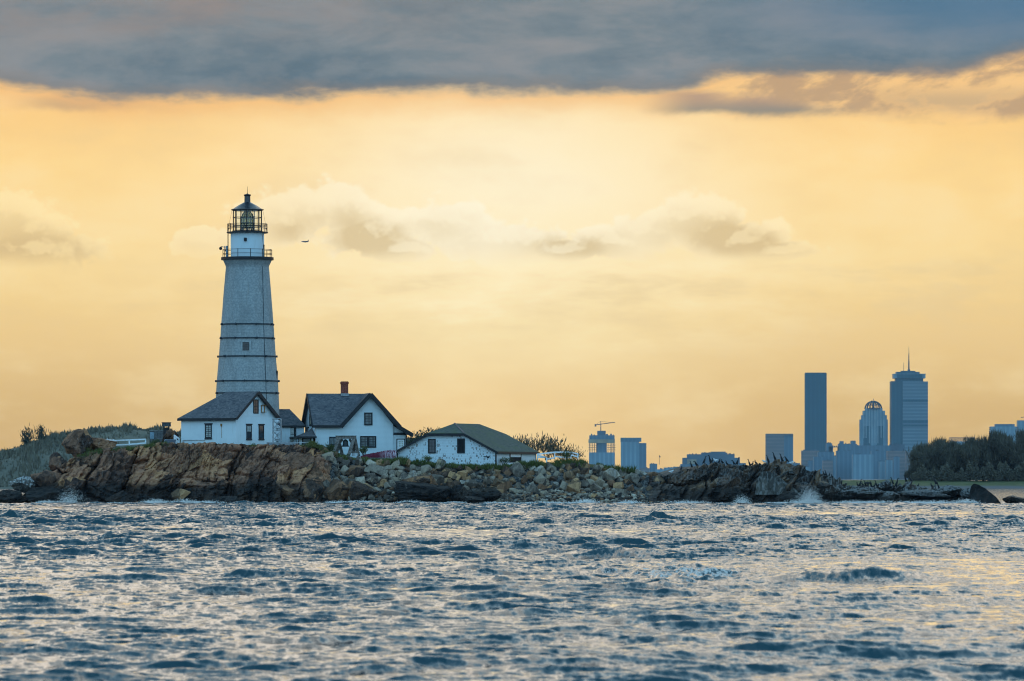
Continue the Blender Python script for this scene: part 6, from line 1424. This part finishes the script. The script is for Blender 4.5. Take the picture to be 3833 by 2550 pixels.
GULL = skin_bird('gull', [(0, 0, .22), (-.16, 0, .22), (-.32, 0, .24), (.12, 0, .28), (.17, 0, .36), (.26, 0, .36), (0, .04, .1), (.02, .04, 0), (0, -.04, .1), (.02, -.04, 0)], [(0, 1), (1, 2), (0, 3), (3, 4), (4, 5), (0, 6), (6, 7), (0, 8), (8, 9)], [.11, .08, .02, .08, .055, .012, .02, .012, .02, .012], M_GULL)
bpy.context.view_layer.update(); DG = bpy.context.evaluated_depsgraph_get()
def perch(u, v_guess, y0=496.):
    """where a bird at that place stands: the topmost rock below a point a little above it"""
    best = None
    for k in range(26):
        y = 499.2 + k * .35; x = X(u, y); hit, loc, nrm, idx, ob, _ = SC.ray_cast(DG, Vector((x, y, 9)), Vector((0, 0, -1)))
        if hit and ob.name.split('.')[0] in ('ground', 'boulder', 'reef_rock', 'rock_knob'):
            v = VH - (loc.z - CH) * FPX / loc.y; e = abs(v - v_guess)
            e = v if abs(v - v_guess) < 40 else v + 500
            if best is None or e < best[0]: best = (e, loc)
    return best[1] if best else None
BIRDS = [  # (u, v of feet, pose, facing degrees, size)
 (2606, 1748, 1, 180, 1.0), (2636, 1756, 0, 0, 1.0), (2659, 1752, 0, 200, 1.15), (2588, 1778, 0, 150, .9), (2692, 1764, 2, 30, .95), (2704, 1764, 2, 210, .9), (2721, 1752, 2, 180, .95), (2747, 1756, 1, 190, .9), (2760, 1755, 0, 10, 1.0), (2550, 1780, 2, 40, .9), (2806, 1764, 0, 170, .95), (2816, 1764, 2, 20, .9), (2829, 1764, 2, 170, .9), (2875, 1753, 0, 200, 1.0), (2900, 1746, 0, 180, 1.1), (2927, 1740, 0, 170, 1.15), (2945, 1750, 1, 190, 1.05), (2665, 1766, 2, 20, .95),
 (3085, 1806, 2, 170, .9), (3093, 1807, 0, 190, .9), (3103, 1810, 2, 10, .8), (3116, 1811, 2, 180, .8), (3211, 1806, 2, 180, .9), (3219, 1806, 0, 20, 1.0), (3229, 1806, 2, 170, .95), (3240, 1806, 0, 190, .9), (3249, 1806, 3, 90, .9), (3261, 1806, 0, 200, .9), (3273, 1806, 2, 0, .9), (3281, 1806, 0, 170, .9), (3341, 1812, 0, 180, .95), (3355, 1818, 0, 10, 1.25), (3390, 1818, 0, 180, .95), (3408, 1824, 1, 180, .9), (3437, 1826, 2, 0, .7), (3488, 1816, 2, 180, .95), (3501, 1812, 0, 175, 1.1), (3513, 1814, 0, 170, .9)]
PL = ['upright with raised head', 'with bent neck', 'hunched with tucked neck', 'drying spread wings']
def birds():
    reg = [(2500, 'start of the outcrop'), (2600, 'brown head of the outcrop'), (2700, 'ribbed buttress of the outcrop'), (2815, 'low saddle before the pale slab'), (2910, 'peak of the outcrop'), (3100, 'outcrop end by the spray'), (3245, 'crowded reef ledge'), (3350, 'table rock of the reef'), (3420, 'low reef past the table rock'), (3500, 'ridge by the pointed rock')]
    grp = {}
    for u, v, k, a, s in BIRDS:
        p = perch(u, v)
        if p is None: continue
        o = link(bpy.data.objects.new('cormorant', CORM[k])); o.location = p - Vector((0, 0, .02)); o.scale = (s * .92,) * 3; o.rotation_euler = (0, 0, R(a)); tag(o, '', 'cormorant', 'cormorants on the rocks')
        grp.setdefault((PL[k], min(reg, key=lambda r: abs(r[0] - u))[1]), []).append((u, o))
    wd_ = ['first', 'second', 'third', 'fourth', 'fifth', 'sixth', 'seventh']
    for (pl, rg_), l in grp.items():
        l.sort(key=lambda a: a[0])
        for i, (_, o) in enumerate(l): o['label'] = f'cormorant {pl} on the {rg_}' + (f', {wd_[i]} along' if len(l) > 1 else '')
    for u, v, a, lab in ((2678, 1755, 180, 'white gull standing among cormorants on the middle of the outcrop'), (2514, 1785, 0, 'white gull low on the gravel gap before the outcrop'), (2860, 1757, 170, 'grey white gull beside the cormorants below the peak'), (2964, 1752, 10, 'white gull alone just past the outcrop peak')):
        p = perch(u, v)
        if p is None: continue
        o = link(bpy.data.objects.new('gull', GULL)); o.location = p - Vector((0, 0, .02)); o.rotation_euler = (0, 0, R(a)); o.scale = (1, 1, 1); tag(o, lab, 'gull', 'gulls on the rocks')
birds()

# ================================================================ spray where waves hit the rock
M_SPRAY = plain('white_spray', (.84, .76, .70), .6, .1, 4)
def spray(name, label, u, v, Y, w, h, n, seed, lean=0.0, big=1.0):
    rg = np.random.default_rng(seed); o = P(u, v, Y); t = rg.random(n) ** 1.15; a = rg.normal(0, 1, n)
    cs = np.stack([a * w * (.16 + .36 * t) + lean * t, rg.normal(0, .5, n), h * t * np.clip(1 - .25 * a ** 2, .1, 1) * rg.uniform(.6, 1.15, n)], -1)
    r = rg.uniform(.010, .038, n) * (1.4 - t) * big
    b = np.array([[1, 0, 0], [-1, 0, 0], [0, 1, 0], [0, -1, 0], [0, 0, 1.3], [0, 0, -1.3]]); f = np.array([[0, 2, 4], [2, 1, 4], [1, 3, 4], [3, 0, 4], [2, 0, 5], [1, 2, 5], [3, 1, 5], [0, 3, 5]])
    V = (cs[:, None, :] + b[None] * r[:, None, None]).reshape(-1, 3); F = (f[None] + (np.arange(n) * 6)[:, None, None]).reshape(-1, 3)
    q = mesh_obj(name, V, F, M_SPRAY); q.location = o; tag(q, label, kind='stuff')
spray('spray', 'burst of white spray at the cliff end', 255, 1884, 497.0, 2.2, 1.7, 1300, 1, .3)
spray('spray', 'burst of white spray between outcrop and reef', 3036, 1890, 497.4, 2.0, 2.1, 2600, 2, -.3, 1.2)
spray('spray', 'thin spray against the outcrop foot', 2778, 1886, 497.6, 1.4, 1.0, 900, 3)
rgf = random.Random(31)
for i in range(30):
    u = 215 + i * 118 + rgf.uniform(-40, 40); w, h, n = rgf.uniform(2.2, 4.6), rgf.choice((.18, .25, .32, .45, .6)), rgf.randint(700, 1400)
    spray('sea_foam', 'white foam washing along the foot of the rocks', u, 1889, 496.8, w, h, n, 40 + i, 0.0, 1.9)
